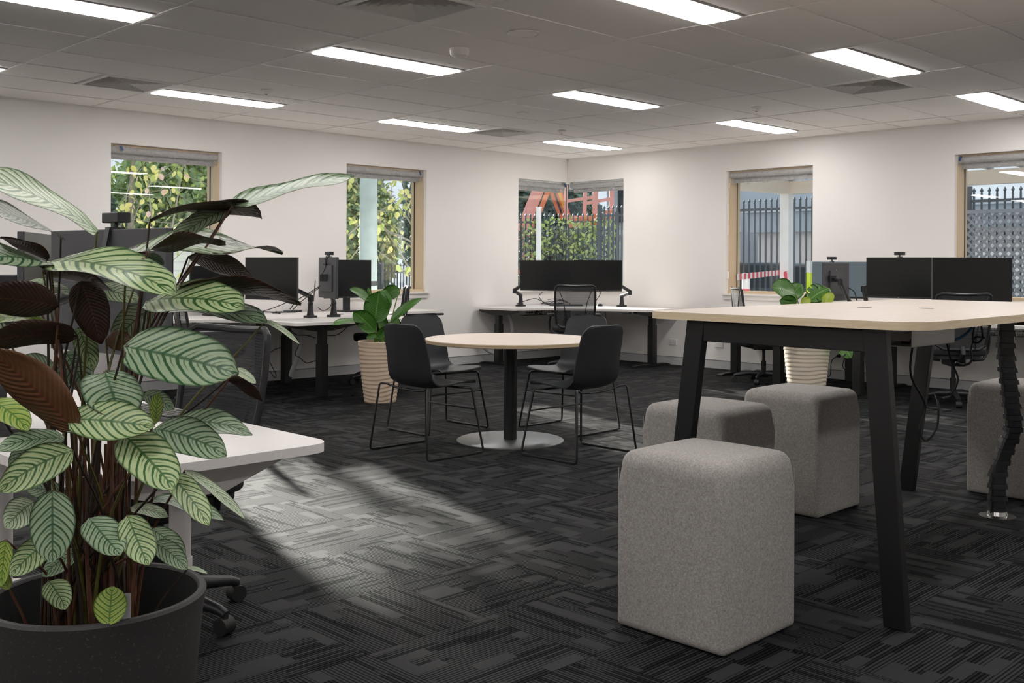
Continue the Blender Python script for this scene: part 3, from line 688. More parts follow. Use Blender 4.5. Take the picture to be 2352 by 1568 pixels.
# ------------------------------------------------------------------ visitor chairs and the round table
def visitor_chair(label):
    t = thing('visitor_chair', label, 'chair', group='chairs around the round table')
    # shell: profile from the seat's front lip over the seat, round the lumbar bend and up the back
    prof = bez([(0.236, 0.440), (0.220, 0.452), (0.11, 0.447), (-0.02, 0.436), (-0.105, 0.442), (-0.158, 0.482), (-0.182, 0.560), (-0.203, 0.680), (-0.219, 0.775), (-0.226, 0.815), (-0.231, 0.846)], 5)
    prof = [(p[0], p[1]) for p in [(Vector((a.x, a.y))) for a in [Vector((q[0], q[1], 0)) for q in prof]]]
    n = len(prof); m = 14; top = []; bot = []
    for i, (y, z) in enumerate(prof):
        s = i/(n-1)
        hw = 0.205+0.022*math.sin(min(1, s/0.6)*PI*0.9)
        if s > 0.55: hw = 0.222-(s-0.55)/0.45*0.038
        if s < 0.14: hw *= 0.74+0.26*math.sqrt(max(0, 1-(1-s/0.14)**2))
        zt = 0.846-z
        if s > 0.7 and zt < 0.07: hw -= 0.065*(1-math.sqrt(max(0, 1-(1-zt/0.07)**2)))
        back = min(1, max(0, (s-0.38)/0.25))
        a = prof[max(i-1, 0)]; b2 = prof[min(i+1, n-1)]; ty, tz = b2[0]-a[0], b2[1]-a[1]; L = math.hypot(ty, tz) or 1
        ny, nz = -tz/L, ty/L                 # normal towards the sitter
        if ny*1.0+nz*1.0 < 0: ny, nz = -ny, -nz
        for j in range(m+1):
            c = -1+2*j/m; curl = (abs(c)**2.6)*(0.022*(1-back)+0.034*back*(1-0.65*max(0, (s-0.65)/0.35)))
            x = c*hw; top.append((x, y+ny*curl, z+nz*curl)); bot.append((x, y+ny*(curl-0.008), z+nz*(curl-0.008)))
    V = top+bot; o = len(top); Fs = []
    for i in range(n-1):
        for j in range(m):
            q = (i*(m+1)+j, i*(m+1)+j+1, (i+1)*(m+1)+j+1, (i+1)*(m+1)+j)
            Fs.append(q); Fs.append(tuple(o+k for k in reversed(q)))
    rim = [j for j in range(m+1)]+[i*(m+1)+m for i in range(1, n)]+[(n-1)*(m+1)+j for j in range(m-1, -1, -1)]+[i*(m+1) for i in range(n-2, 0, -1)]
    for a, b2 in zip(rim, rim[1:]+rim[:1]): Fs.append((b2, a, o+a, o+b2))
    sh = MB().add(V, Fs).build('seat_shell', 'shell_plastic', t)
    me = sh.data
    bm = bmesh.new(); bm.from_mesh(me); bmesh.ops.recalc_face_normals(bm, faces=bm.faces); bm.to_mesh(me); bm.free()
    for p in me.polygons: p.use_smooth = True
    me.set_sharp_from_angle(angle=math.radians(50))
    r = 0.0072
    for s in (-1, 1):
        pts = [(s*0.17, 0.13, 0.425), (s*0.225, 0.175, 0.425), (s*0.232, 0.185, 0.415), (s*0.288, 0.235, 0.03), (s*0.290, 0.232, 0.012), (s*0.290, 0.215, 0.0065),
               (s*0.292, -0.215, 0.0065), (s*0.292, -0.238, 0.012), (s*0.291, -0.243, 0.03), (s*0.245, -0.205, 0.435), (s*0.238, -0.195, 0.447), (s*0.215, -0.170, 0.443), (s*0.15, -0.150, 0.424)]
        MB().tube(pts, r, 8).build('leg', 'black_metal', t, True)
        for yy in (-0.19, 0.19): MB().box(s*0.291-0.009, s*0.291+0.009, yy-0.022, yy+0.022, 0.0005, 0.015).build('glide', 'black_rubber', t, bevel=0.003)
    MB().tube([(-0.15, -0.150, 0.424), (-0.07, -0.14, 0.414), (0.07, -0.14, 0.414), (0.15, -0.150, 0.424)], r, 8).build('rear_cross_tube', 'black_metal', t, True)
    MB().tube([(-0.17, 0.13, 0.425), (0.17, 0.13, 0.425)], r, 8).build('front_cross_tube', 'black_metal', t, True)
    MB().tube([(-0.254, 0.201, 0.285), (0.254, 0.201, 0.285)], 0.0052, 8).build('stretcher', 'black_metal', t, True)
    return t
vc = visitor_chair('black shell chair front left of the round table, back towards the camera')
vc.location = (4.41, 5.245, 0); vc.rotation_euler = (0, 0, -PI/2)
dup(vc, (5.07, 4.50, 0), 0.0, 'black shell chair front right of the round table, back towards the camera')
dup(vc, (5.08, 5.91, 0), PI, 'black shell chair behind the round table on the left, beside the sand-coloured pot')
dup(vc, (5.79, 5.24, 0), PI/2, 'black shell chair behind the round table on the right, in front of the corner desk')

t = thing('round_table', 'round pale wood table on a black pedestal with a grey disc foot', 'table', (5.11, 5.175, 0))
rt = 0.60
MB().lathe([(rt-0.004, 0.686), (rt, 0.689), (rt, 0.709), (rt-0.003, 0.712)], 72).build('table_edge', 'ply_edge', t, True)
MB().lathe([(rt-0.003, 0.7121), (rt-0.0032, 0.7132)], 72).build('table_top', 'maple', t)
MB().lathe([(0.046, 0.01), (0.046, 0.686)], 36).build('pedestal', 'black_metal', t, True)
MB().lathe([(0.16, 0.668), (0.16, 0.6855)], 36).build('mounting_plate', 'black_metal', t)
MB().lathe([(0.375, 0.0005), (0.375, 0.006), (0.368, 0.0095), (0, 0.0095)], 72).build('base_disc', 'steel_disc', t, True)

# ------------------------------------------------------------------ high table
TX0, TX1, TY0, TY1, TZ = 3.36, 5.76, 1.48, 2.63, 1.045
tb = thing('high_table', 'high pale wood meeting table on splayed black legs', 'table', ((TX0+TX1)/2, (TY0+TY1)/2, 0))
pl = rpoly([(TX0, TY0), (TX1, TY0), (TX1, TY1), (TX0, TY1)], [0.16, 0.16, 0.10, 0.10], 9)
MB().prism(pl, TZ-0.029, TZ-0.0008).build('table_edge', 'maple_edge', tb, True, world=True)
MB().prism(pl, TZ-0.0008, TZ).build('table_top', 'maple', tb, world=True)
ym = (1.585+2.535)/2
for x in (3.42, 5.58):
    for (yb, yt) in ((1.585, 1.665), (2.535, 2.405)):
        hw, hd = 0.041, 0.020; b = MB(); P = []
        for (yy, zz) in ((yb, 0.0), (yt, TZ-0.030)):
            P += [(x-hd, yy-hw, zz), (x+hd, yy-hw, zz), (x+hd, yy+hw, zz), (x-hd, yy+hw, zz)]
        b.add(P, [(0,3,2,1),(4,5,6,7),(0,1,5,4),(1,2,6,5),(2,3,7,6),(3,0,4,7)])
        b.build('leg', 'black_metal', tb, world=True, bevel=0.003)
    MB().box(x-0.018, x+0.018, 1.70, 2.37, TZ-0.112, TZ-0.034).build('end_rail', 'black_metal', tb, world=True, bevel=0.003)
for y in (1.86, 2.22): MB().box(3.45, 5.56, y-0.02, y+0.02, TZ-0.075, TZ-0.0295).build('long_rail', 'black_metal', tb, world=True)
for x in (4.72, 4.90):
    pass
for (u, v) in ((1985, 706), (2128, 708)):
    p = onz(u, v, TZ); MB().lathe([(0.032, TZ+0.0003), (0.032, TZ+0.001), (0.028, TZ+0.0016), (0, TZ+0.0016)], 24, (p.x, p.y, 0)).build('grommet', 'black_plastic', tb, world=True)
# cable tray: folded white channel
MB().box(4.10, 4.52, 1.845, 1.848, 0.905, 1.012).box(4.10, 4.52, 2.24, 2.243, 0.905, 1.012).box(4.10, 4.52, 1.845, 2.243, 0.903, 0.906).build('cable_tray', 'white_metal', tb, world=True)
MB().box(3.47, 3.50, 1.84, 2.24, 0.955, 0.985).build('bracket', 'white_metal', tb, world=True)
MB().obox((4.20, 2.0, 0.96), Vector((0.8,0,0.6)), Vector((0,1,0)), Vector((-0.6,0,0.8)), 0.06, 0.12, 0.001).build('divider', 'white_metal', tb, world=True)
MB().box(4.25, 4.5, 1.90, 1.96, 0.9065, 0.945).build('power_strip', 'black_plastic', tb, world=True, bevel=0.004)

# cable spine
sp = bez([(5.26, 1.90, 1.012), (5.27, 1.90, 0.80), (5.30, 1.89, 0.60), (5.325, 1.885, 0.45), (5.32, 1.915, 0.35), (5.305, 1.945, 0.24), (5.30, 1.95, 0.12), (5.30, 1.95, 0.02)], 12)
cs = thing('cable_spine', 'black segmented cable spine hanging from the high table to the floor', 'cable spine', (5.30, 1.95, 0))
Ls = [0]
for a, b2 in zip(sp, sp[1:]): Ls.append(Ls[-1]+(b2-a).length)
def along(L):
    for i in range(len(Ls)-1):
        if Ls[i+1] >= L: f = (L-Ls[i])/(Ls[i+1]-Ls[i]); return sp[i].lerp(sp[i+1], f), (sp[i+1]-sp[i]).normalized()
    return sp[-1], (sp[-1]-sp[-2]).normalized()
NL = 34
for k in range(NL):
    p, d = along((k+0.5)/NL*Ls[-1]); sx = RT; fy = d.cross(sx).normalized()
    hl = Ls[-1]/NL/2*(0.80 if k % 2 else 1.1); wv = 0.044 if k % 2 else 0.037
    b = MB(); prof = [(-1,0.55),(-0.8,0.95),(-0.3,1.0),(0.3,1.0),(0.8,0.95),(1,0.55),(1,-0.55),(0.8,-0.95),(0.3,-1.0),(-0.3,-1.0),(-0.8,-0.95),(-1,-0.55)]
    V = [p+d*e+sx*(x*wv*q)+fy*(y*(0.032 if k % 2 else 0.026)*q) for (e, q) in ((-hl, 0.93), (hl, 1.0)) for x, y in prof]
    n = len(prof); b.add(V, [tuple(range(n-1,-1,-1)), tuple(range(n, 2*n))]+[(i, (i+1)%n, n+(i+1)%n, n+i) for i in range(n)])
    b.build('link', 'black_plastic', cs, world=True)
MB().lathe([(0.085, 0.0005), (0.085, 0.006), (0.05, 0.012), (0.045, 0.03), (0, 0.03)], 32, (5.30, 1.95, 0)).build('base_plate', 'chrome', cs, True, world=True)

# ------------------------------------------------------------------ felt stools
def rounded(p, hw, hh, h):
    """unit cube point to a cushion-edged box: soft top, tighter upright corners"""
    warp = lambda c: math.copysign(abs(c)**0.62, c)
    x, y, z = warp(p.x)*hw, warp(p.y)*hw, warp(p.z)*hh
    r = 0.050 if z > 0 else 0.012; rv = 0.018
    cz = max(min(z, hh-r), -hh+r); rr = rv
    if z > hh-0.12: rr = rv+(r-rv)*min(1, (z-hh+0.12)/0.07)
    cx = max(min(x, hw-rr), -hw+rr); cy = max(min(y, hw-rr), -hw+rr)
    d = Vector(((x-cx)/rr, (y-cy)/rr, (z-cz)/r))
    if d.length > 1e-6:
        d2 = d.normalized()*min(1.0, max(abs(d.x), abs(d.y), abs(d.z)))
    else: d2 = d
    q = Vector((cx+d2.x*rr, cy+d2.y*rr, cz+d2.z*r))
    if z > hh-0.02: q.z += 0.008*(1-min(1, (q.x/hw)**2))*(1-min(1, (q.y/hw)**2))      # crowned seat
    q.z += hh+0.003
    return q
def stool(x0, y0, label, h=0.60, w=0.436):
    t = thing('felt_stool', label, 'stool', (x0+w/2, y0+w/2, 0), group='grey felt stools')
    me = bpy.data.meshes.new('cover'); bm = bmesh.new()
    bmesh.ops.create_cube(bm, size=2.0)
    bmesh.ops.subdivide_edges(bm, edges=bm.edges[:], cuts=27, use_grid_fill=True)
    for v in bm.verts: v.co = rounded(v.co, w/2, (h-0.003)/2, h)
    bm.to_mesh(me); bm.free(); me.materials.append(MATS['felt'])
    for p in me.polygons: p.use_smooth = True
    me.set_sharp_from_angle(angle=math.radians(40))
    link('cover', me, t)
    q = w/2-0.0060
    for sx in (-1, 1):
        for sy in (-1, 1):
            MB().tube([(sx*q, sy*q, 0.02), (sx*q, sy*q, h-0.06)], 0.0013, 6).build('seam', 'felt', t, True)
    return t
stool(2.757, 1.838, 'grey felt cube stool nearest the camera')
stool(4.605, 2.535, 'grey felt cube stool under the high table, directly in front of the cream pot')
stool(3.775, 2.53, 'grey felt cube stool half hidden behind the nearest stool')
stool(5.758, 1.85, 'grey felt cube stool cut by the right edge, behind the cable spine')

# ------------------------------------------------------------------ sit-stand desks
def desk(name, label, poly, z, legs, feet, arms, panels, color='black', trays=(), rad=0.03, group='sit-stand corner desks', round_leg=False):
    """poly: outline of the top (world XY); legs: (x,y); feet/arms: (x0,y0,x1,y1); panels: (x,y,dx,dy)"""
    cx = sum(p[0] for p in poly)/len(poly); cy = sum(p[1] for p in poly)/len(poly)
    t = thing(name, label, 'desk', (cx, cy, 0), group=group)
    mm = 'black_metal' if color == 'black' else 'white_metal'
    MB().prism(rpoly(poly, rad, 6), z-0.026, z).build('desk_top', 'white_laminate', t, True, world=True)
    for (x, y) in legs:
        if round_leg:
            MB().lathe([(0.030, 0.40), (0.030, z-0.07)], 28, (x, y, 0)).build('upper_column', mm, t, True, world=True)
            MB().lathe([(0.034, 0.02), (0.034, 0.40), (0.030, 0.401)], 28, (x, y, 0)).build('lower_column', mm, t, True, world=True)
        else:
            MB().box(x-0.034, x+0.034, y-0.034, y+0.034, 0.45, z-0.065).build('upper_column', mm, t, world=True, bevel=0.004)
            MB().box(x-0.042, x+0.042, y-0.042, y+0.042, 0.022, 0.50).build('lower_column', mm, t, world=True, bevel=0.004)
    for (xa, ya, xb, yb) in feet:
        a = Vector((xa, ya, 0)); b2 = Vector((xb, yb, 0)); d = (b2-a).normalized(); s = Vector((-d.y, d.x, 0))*0.035
        V = [a+s+UP*0.002, a-s+UP*0.002, b2-s+UP*0.002, b2+s+UP*0.002, a+s+UP*0.010, a-s+UP*0.010, b2-s+UP*0.010, b2+s+UP*0.010,
             a+d*0.07+s+UP*0.026, a+d*0.07-s+UP*0.026, b2-d*0.07-s+UP*0.026, b2-d*0.07+s+UP*0.026]
        MB().add(V, [(0,3,2,1),(0,1,5,4),(2,3,7,6),(4,5,9,8),(6,7,11,10),(8,9,10,11),(1,2,6,10,9,5),(3,0,4,8,11,7)]).build('foot', mm, t, world=True)
    for (xa, ya, xb, yb) in arms:         # tapered support arm below the top
        a = Vector((xa, ya, 0)); b2 = Vector((xb, yb, 0)); d = (b2-a).normalized(); s = Vector((-d.y, d.x, 0))*0.032; zt = z-0.027; mid = (a+b2)/2
        hw = 0.09
        V = []
        for sg in (1, -1):
            V += [a+s*sg+UP*zt, b2+s*sg+UP*zt, b2+s*sg+UP*(zt-0.022), mid+d*hw+s*sg+UP*(zt-0.062), mid-d*hw+s*sg+UP*(zt-0.062), a+s*sg+UP*(zt-0.022)]
        MB().add(V, [(0,1,2,3,4,5), (11,10,9,8,7,6)]+[(i, 6+i, 6+(i+1)%6, (i+1)%6) for i in range(6)]).build('support_arm', mm, t, world=True)
    for (x, y, dx, dy) in panels:
        d = Vector((dx, dy, 0)).normalized(); s = Vector((-d.y, d.x, 0))
        pn = MB().obox((x, y, z-0.040), s, d, UP, 0.055, 0.022, 0.012).build('control_panel', 'black_plastic', t, world=True, bevel=0.003)
        for k in range(6):
            q = Vector((x, y, z-0.036))+s*(-0.038+0.015*k)+d*0.0222
            MB().obox(q, s, d, UP, 0.0035, 0.0012, 0.0025).build('button', 'tag_white', pn, world=True)
    for (x0, x1, y0, y1) in trays:
        T = MB(); zz = z-0.10
        nx = max(2, int((x1-x0)/0.03)); ny = max(2, int((y1-y0)/0.03))
        for i in range(nx+1):
            x = x0+(x1-x0)*i/nx; T.box(x-0.0015, x+0.0015, y0, y1, zz-0.0015, zz+0.0015)
            if (x1-x0) > (y1-y0): T.box(x-0.0015, x+0.0015, y0-0.0015, y0+0.0015, zz, z-0.03)
        for j in range(ny+1):
            y = y0+(y1-y0)*j/ny; T.box(x0, x1, y-0.0015, y+0.0015, zz-0.0015, zz+0.0015)
            if (x1-x0) <= (y1-y0): T.box(x0-0.0015, x0+0.0015, y-0.0015, y+0.0015, zz, z-0.03)
        for k in (0.3, 0.7): 
            if (x1-x0) > (y1-y0): T.box(x0, x1, y0-0.0015, y0+0.0015, zz+(z-0.03-zz)*k-0.0015, zz+(z-0.03-zz)*k+0.0015)
            else: T.box(x0-0.0015, x0+0.0015, y0, y1, zz+(z-0.03-zz)*k-0.0015, zz+(z-0.03-zz)*k+0.0015)
        T.build('wire_tray', 'black_metal', t, world=True)
    return t
ZD = 0.70
# corner desk
desk('corner_desk', 'white corner desk with black legs in the far corner below the corner window',
     [(8.77, 9.50), (8.77, 8.87), (9.15, 8.72), (9.66, 8.02), (9.74, 7.58), (10.45, 7.58), (10.45, 9.50)], ZD,
     [(8.87, 9.19), (10.13, 7.80), (10.15, 9.22)], [(8.87, 9.50, 8.87, 8.88), (9.76, 7.80, 10.45, 7.80)],
     [(8.84, 9.48, 8.84, 8.84), (9.80, 7.80, 10.44, 7.80)], [(9.715, 7.86, -1, 0)], trays=[(9.15, 9.85, 9.0, 9.12)])
ZL = 0.715
# left pod
desk('corner_desk', 'white desk at the left wall whose black leg stands left of the sand-coloured pot',
     [(4.98, 7.68), (5.735, 7.68), (5.735, 9.50), (3.95, 9.50), (3.95, 8.78), (4.62, 8.78), (4.98, 8.42)], ZL,
     [(5.42, 7.93), (5.56, 9.22), (4.15, 9.14)], [(5.02, 7.93, 5.72, 7.93), (5.10, 9.22, 5.72, 9.22)], [(5.03, 7.86, 5.72, 7.86)], [(4.965, 7.86, -1, 0)])
desk('corner_desk', 'white desk at the left wall half hidden by the sand-coloured pot and its lily',
     [(6.52, 7.68), (5.745, 7.68), (5.745, 9.50), (7.64, 9.50), (7.64, 8.80), (6.95, 8.80), (6.52, 8.38)], ZL,
     [(6.10, 7.93), (5.80, 9.12), (7.42, 9.16)], [(5.76, 7.93, 6.46, 7.93), (7.42, 9.48, 7.42, 8.84)], [(5.76, 7.86, 6.46, 7.86), (7.50, 9.47, 7.50, 8.83)], [(7.55, 8.785, 0, -1)])
# right pod
desk('corner_desk', 'white desk at the right wall below the window with the blind chain',
     [(9.74, 6.86), (10.45, 6.86), (10.45, 5.045), (8.86, 5.045), (8.86, 5.78), (9.38, 5.78), (9.74, 6.14)], ZD,
     [(10.08, 6.58), (9.13, 5.46), (10.2, 5.25)], [(9.78, 6.60, 10.45, 6.60), (9.13, 5.06, 9.13, 5.76)], [(9.78, 6.66, 10.44, 6.66), (9.06, 5.06, 9.06, 5.76)], [(9.72, 6.60, -1, 0)])
desk('corner_desk', 'white desk at the right wall under the two large dark monitors, behind the high table',
     [(9.74, 3.05), (10.45, 3.05), (10.45, 5.03), (8.86, 5.03), (8.86, 4.30), (9.36, 4.30), (9.74, 3.92)], ZD,
     [(10.08, 3.30), (9.13, 4.62), (10.15, 4.78)], [(9.78, 3.30, 10.44, 3.30), (9.13, 4.32, 9.13, 5.02), (9.80, 4.78, 10.44, 4.78)], [(9.78, 3.26, 10.44, 3.26), (9.06, 4.32, 9.06, 5.02)], [(9.72, 3.3, -1, 0)], trays=[(9.80, 9.92, 3.15, 3.85)])
# foreground desk, white legs
desk('white_desk', 'all-white desk in the left foreground behind the striped plant',
     [(0.98, 2.475), (1.735, 2.475), (1.735, 4.42), (0.98, 4.42)], 0.72,
     [(1.40, 2.745), (1.40, 4.15)], [(1.10, 2.745, 1.48, 2.745), (1.10, 4.15, 1.48, 4.15)], [], [], color='white', rad=0.085, group='white foreground desk', round_leg=True)
wd = [o for o in COL.objects if o.name.startswith('white_desk')][0]
V = []
for y in (2.60, 2.80):
    V += [(1.02, y, 0.690), (1.66, y, 0.690), (1.66, y, 0.672), (1.46, y, 0.600), (1.26, y, 0.600), (1.02, y, 0.672)]
MB().add(V, [(5,4,3,2,1,0), (6,7,8,9,10,11)]+[((i+1)%6, 6+(i+1)%6, 6+i, i) for i in range(6)]).build('support_arm', 'white_metal', wd, world=True)
MB().box(1.36, 1.46, 2.80, 4.10, 0.60, 0.65).build('beam', 'white_metal', wd, world=True)

# ------------------------------------------------------------------ monitors, arms, webcams
def monitor(label, pl, pr_, ztop, face, h=0.37, stand=None, logo=False, lit=False, tilt=0.0, chin=0.018):
    """pl, pr_: ends of the panel in plan; face: plan vector the screen looks along"""
    a = Vector((pl[0], pl[1], 0)); b2 = Vector((pr_[0], pr_[1], 0)); c = (a+b2)/2; s = (b2-a).normalized(); wd_ = (b2-a).length
    nrm = Vector((-s.y, s.x, 0))
    if nrm.dot(Vector((face[0], face[1], 0))) < 0: nrm = -nrm
    ang = math.atan2(nrm.x, -nrm.y)                        # local -y is the screen side
    zb = ztop-h
    t = thing('monitor', label, 'monitor', (c.x, c.y, stand if stand is not None else zb), ang, group='computer monitors')
    z0 = (zb-stand) if stand is not None else 0.0
    hw = wd_/2
    MB().box(-hw, hw, -0.002, 0.020, z0, z0+h).build('housing', 'monitor_back', t, bevel=0.003)
    MB().box(-hw*0.62, hw*0.62, 0.020, 0.034, z0+h*0.16, z0+h*0.80).build('rear_cover', 'monitor_back', t, bevel=0.006)
    MB().box(-hw+0.001, hw-0.001, -0.0045, -0.0022, z0+chin, z0+h-0.001).build('screen', 'blue_grey_screen' if lit else 'screen', t)  # lit picks the emissive blue-grey face
    MB().box(-hw+0.001, hw-0.001, -0.005, -0.0022, z0+0.001, z0+chin-0.0005).build('chin', 'black_plastic', t)
    MB().box(-0.006, 0.006, -0.0058, -0.0051, z0+0.006, z0+0.011).build('badge', 'grey_metal', t)
    if logo:
        for (x0, z1, x1, z2) in ((-0.006, 0.26, -0.001, 0.32), (-0.001, 0.24, 0.012, 0.262), (0.001, 0.22, 0.007, 0.242)):
            MB().box(x0+0.02, x1+0.02, 0.0201, 0.0208, z0+z1-0.0, z0+z2).build('logo', 'tag_white', t)
    if stand is not None:
        MB().box(-0.045, 0.045, 0.022, 0.040, 0.012, z0+h*0.45).build('stand_neck', 'black_plastic', t, bevel=0.005)
        MB().prism(rpoly([(-0.12, -0.085), (0.12, -0.085), (0.12, 0.105), (-0.12, 0.105)], 0.03), 0.0005, 0.014).build('stand_base', 'black_plastic', t, True)
    return t
def arm(mon_, base, elbow, head, dz):
    """desk clamp, post, spring arm and head: parts of the monitor they carry; world points"""
    bx_, by_ = base; t = mon_
    B = Vector((bx_, by_, dz)); E = Vector(elbow); Hd = Vector(head)
    MB().prism(rpoly([(bx_-0.055, by_-0.045), (bx_+0.055, by_-0.045), (bx_+0.055, by_+0.045), (bx_-0.055, by_+0.045)], 0.015), dz+0.0005, dz+0.020).build('arm_base', 'black_plastic', t, True, world=True)
    MB().tube([B+UP*0.018, B+UP*0.05, B+UP*0.11, B+UP*0.135], [0.038, 0.030, 0.024, 0.024], 14).build('arm_post', 'black_plastic', t, True, world=True)
    MB().tube([B+UP*0.125, B+UP*0.14, (B+UP*0.14).lerp(E, 0.15), E], [0.026, 0.026, 0.022, 0.020], 12).build('lower_arm', 'black_plastic', t, True, world=True)
    MB().tube([E-UP*0.028, E+UP*0.03], 0.026, 14).build('elbow', 'black_plastic', t, True, world=True)
    MB().tube([E+UP*0.015, Hd], [0.022, 0.018], 12).build('upper_arm', 'black_plastic', t, True, world=True)
    MB().obox(Hd, RT, FW, UP, 0.035, 0.022, 0.035).build('arm_head', 'black_plastic', t, world=True, bevel=0.006)
    return t
def webcam(label, p, face, s=1.0, tripod=False):
    f = Vector((face[0], face[1], 0)).normalized(); ang = math.atan2(f.x, -f.y)
    t = thing('webcam', label, 'webcam', p, ang, group='webcams')
    MB().box(-0.048*s, 0.048*s, -0.022*s, 0.022*s, 0.020*s, 0.052*s).build('body', 'black_plastic', t, bevel=0.003)
    MB().cyl((0, -0.026*s, 0.036*s), (0, -0.022*s, 0.036*s), 0.011*s, n=16).build('lens', 'screen', t)
    MB().box(-0.018*s, 0.018*s, -0.020*s, 0.026*s, 0.0005, 0.006).build('clip', 'black_plastic', t)
    MB().cyl((0, 0, 0.006), (0, 0, 0.022*s), 0.007, n=10).build('swivel', 'black_plastic', t)
    MB().bar((0, 0.026, 0.004), (0, 0.040, -0.062*s), 0.026, 0.006, up=(0,1,0)).build('rear_clip', 'black_plastic', t)
    MB().cyl((-0.02, 0.044, -0.066*s), (0.02, 0.044, -0.066*s), 0.012, n=12).build('clip_foot', 'black_plastic', t)
    return t
# foreground desk
mo1 = monitor('large monitor seen from behind in the left foreground, a boxy webcam on top', (1.436, 2.87), (1.34, 3.49), 1.335, (1, 0), h=0.385)
mo2 = monitor('monitor at the far left turned so its screen mirrors the trees', (1.365, 3.86), (1.70, 4.38), 1.342, (0.84, -0.54), h=0.385)
webcam('boxy black webcam on the large monitor behind the striped plant', (1.395, 3.16, 1.3355), (1, 0.1), 1.0)
arm(mo1, (1.08, 3.25), (1.12, 3.32, 1.05), (1.33, 3.20, 1.15), 0.72)
arm(mo2, (1.08, 4.05), (1.15, 4.12, 1.05), (1.44, 4.20, 1.15), 0.72)
# left pod
mo3 = monitor('dark monitor on an arm, right of the striped plant, screen to the left', (5.12, 7.88), (4.95, 8.47), 1.287, (-1, 0), h=0.385)
arm(mo3, (5.62, 8.42), (5.58, 8.36, 0.90), (5.09, 8.19, 1.09), ZL)
mo4 = monitor('monitor on a stand by the left wall, mostly behind the striped plant', (4.85, 9.33), (5.44, 9.33), 1.205, (0, -1), h=0.37, stand=ZL)
pa, pb = at(736, 640, 10.0), at(777, 640, 9.55)
mo5 = monitor('monitor seen from behind with a webcam and cable, at the left pod', (pa.x, pa.y), (pb.x, pb.y), 1.292, (1, -0.1), h=0.385)
webcam('small webcam on the monitor seen from behind at the left pod', ((pa.x+pb.x)/2, (pa.y+pb.y)/2, 1.2925), (1, -0.1), 1.0)
arm(mo5, (5.86, 8.38), (5.66, 8.18, 1.06), ((pa.x+pb.x)/2-0.06, (pa.y+pb.y)/2, 1.10), ZL)
mo6 = monitor('monitor on its own stand against the left wall, below the window with the pole', (6.315, 9.2), (6.925, 9.2), 1.273, (0, -1), h=0.41, stand=ZL)
# corner desk
pa, pb = at(1195, 640, 12.85), at(1316.5, 640, 12.60)
mo7 = monitor('left of the twin monitors below the corner window', (pa.x, pa.y), (pb.x, pb.y), 1.285, (-1, -1), h=0.375)
webcam('little webcam on the left of the twin corner monitors', tuple(at(1263, 597, 12.70).to_2d())+(1.2855,), (-1, -1), 0.95)
pc, pd = at(1317.5, 640, 12.60), at(1428, 640, 12.80)
mo8 = monitor('right of the twin monitors below the corner window', (pc.x, pc.y), (pd.x, pd.y), 1.29, (-1, -1), h=0.385)
arm(mo7, (9.36, 9.30), at(1182, 668, 13.0), at(1225, 640, 12.95), ZD)
arm(mo8, (10.30, 8.42), at(1447, 672, 12.9), at(1400, 640, 12.95), ZD)
# right pod
pa, pb = at(1866, 640, 11.05), at(1948, 640, 10.85)
mo9 = monitor('blue-grey screen behind the monitor with the logo, at the right wall', (pa.x, pa.y), (pb.x+0.12, pb.y-0.16), 1.275, (-1, -0.3), h=0.385, lit=True)
webcam('little webcam on the monitor behind the one with the logo', (pa.x*0.45+pb.x*0.55, pa.y*0.45+pb.y*0.55, 1.2755), (-1, -0.2), 1.0)
pa, pb = at(1889, 640, 10.35), at(1946, 640, 10.75)
mo10 = monitor('monitor seen from behind with a white logo, at the right wall', (pa.x, pa.y), (pb.x, pb.y), 1.262, (0.5, 1), h=0.385, logo=True)
arm(mo10, (9.95, 5.12), at(1930, 648, 10.25), at(1912, 640, 10.4), ZD)
mo11 = monitor('large dark monitor with a webcam on top, right of the cream pot plant', (9.745, 4.85), (9.81, 4.22), 1.318, (-1, 0), h=0.40)
webcam('little webcam on the large dark monitor behind the high table', (9.79, 4.53, 1.3185), (-1, 0), 1.0)
mo12 = monitor('largest dark monitor, behind the mesh chair at the right edge', (9.47, 4.07), (10.146, 3.61), 1.315, (-1, -1), h=0.43)
arm(mo11, (9.90, 4.92), (9.85, 4.93, 1.0), (9.90, 4.75, 1.10), ZD)
arm(mo9, (10.30, 5.75), (10.33, 5.70, 0.95), (10.22, 5.42, 1.08), ZD)
arm(mo12, (10.28, 3.9), (10.2, 3.95, 0.95), (9.86, 3.90, 1.08), ZD)

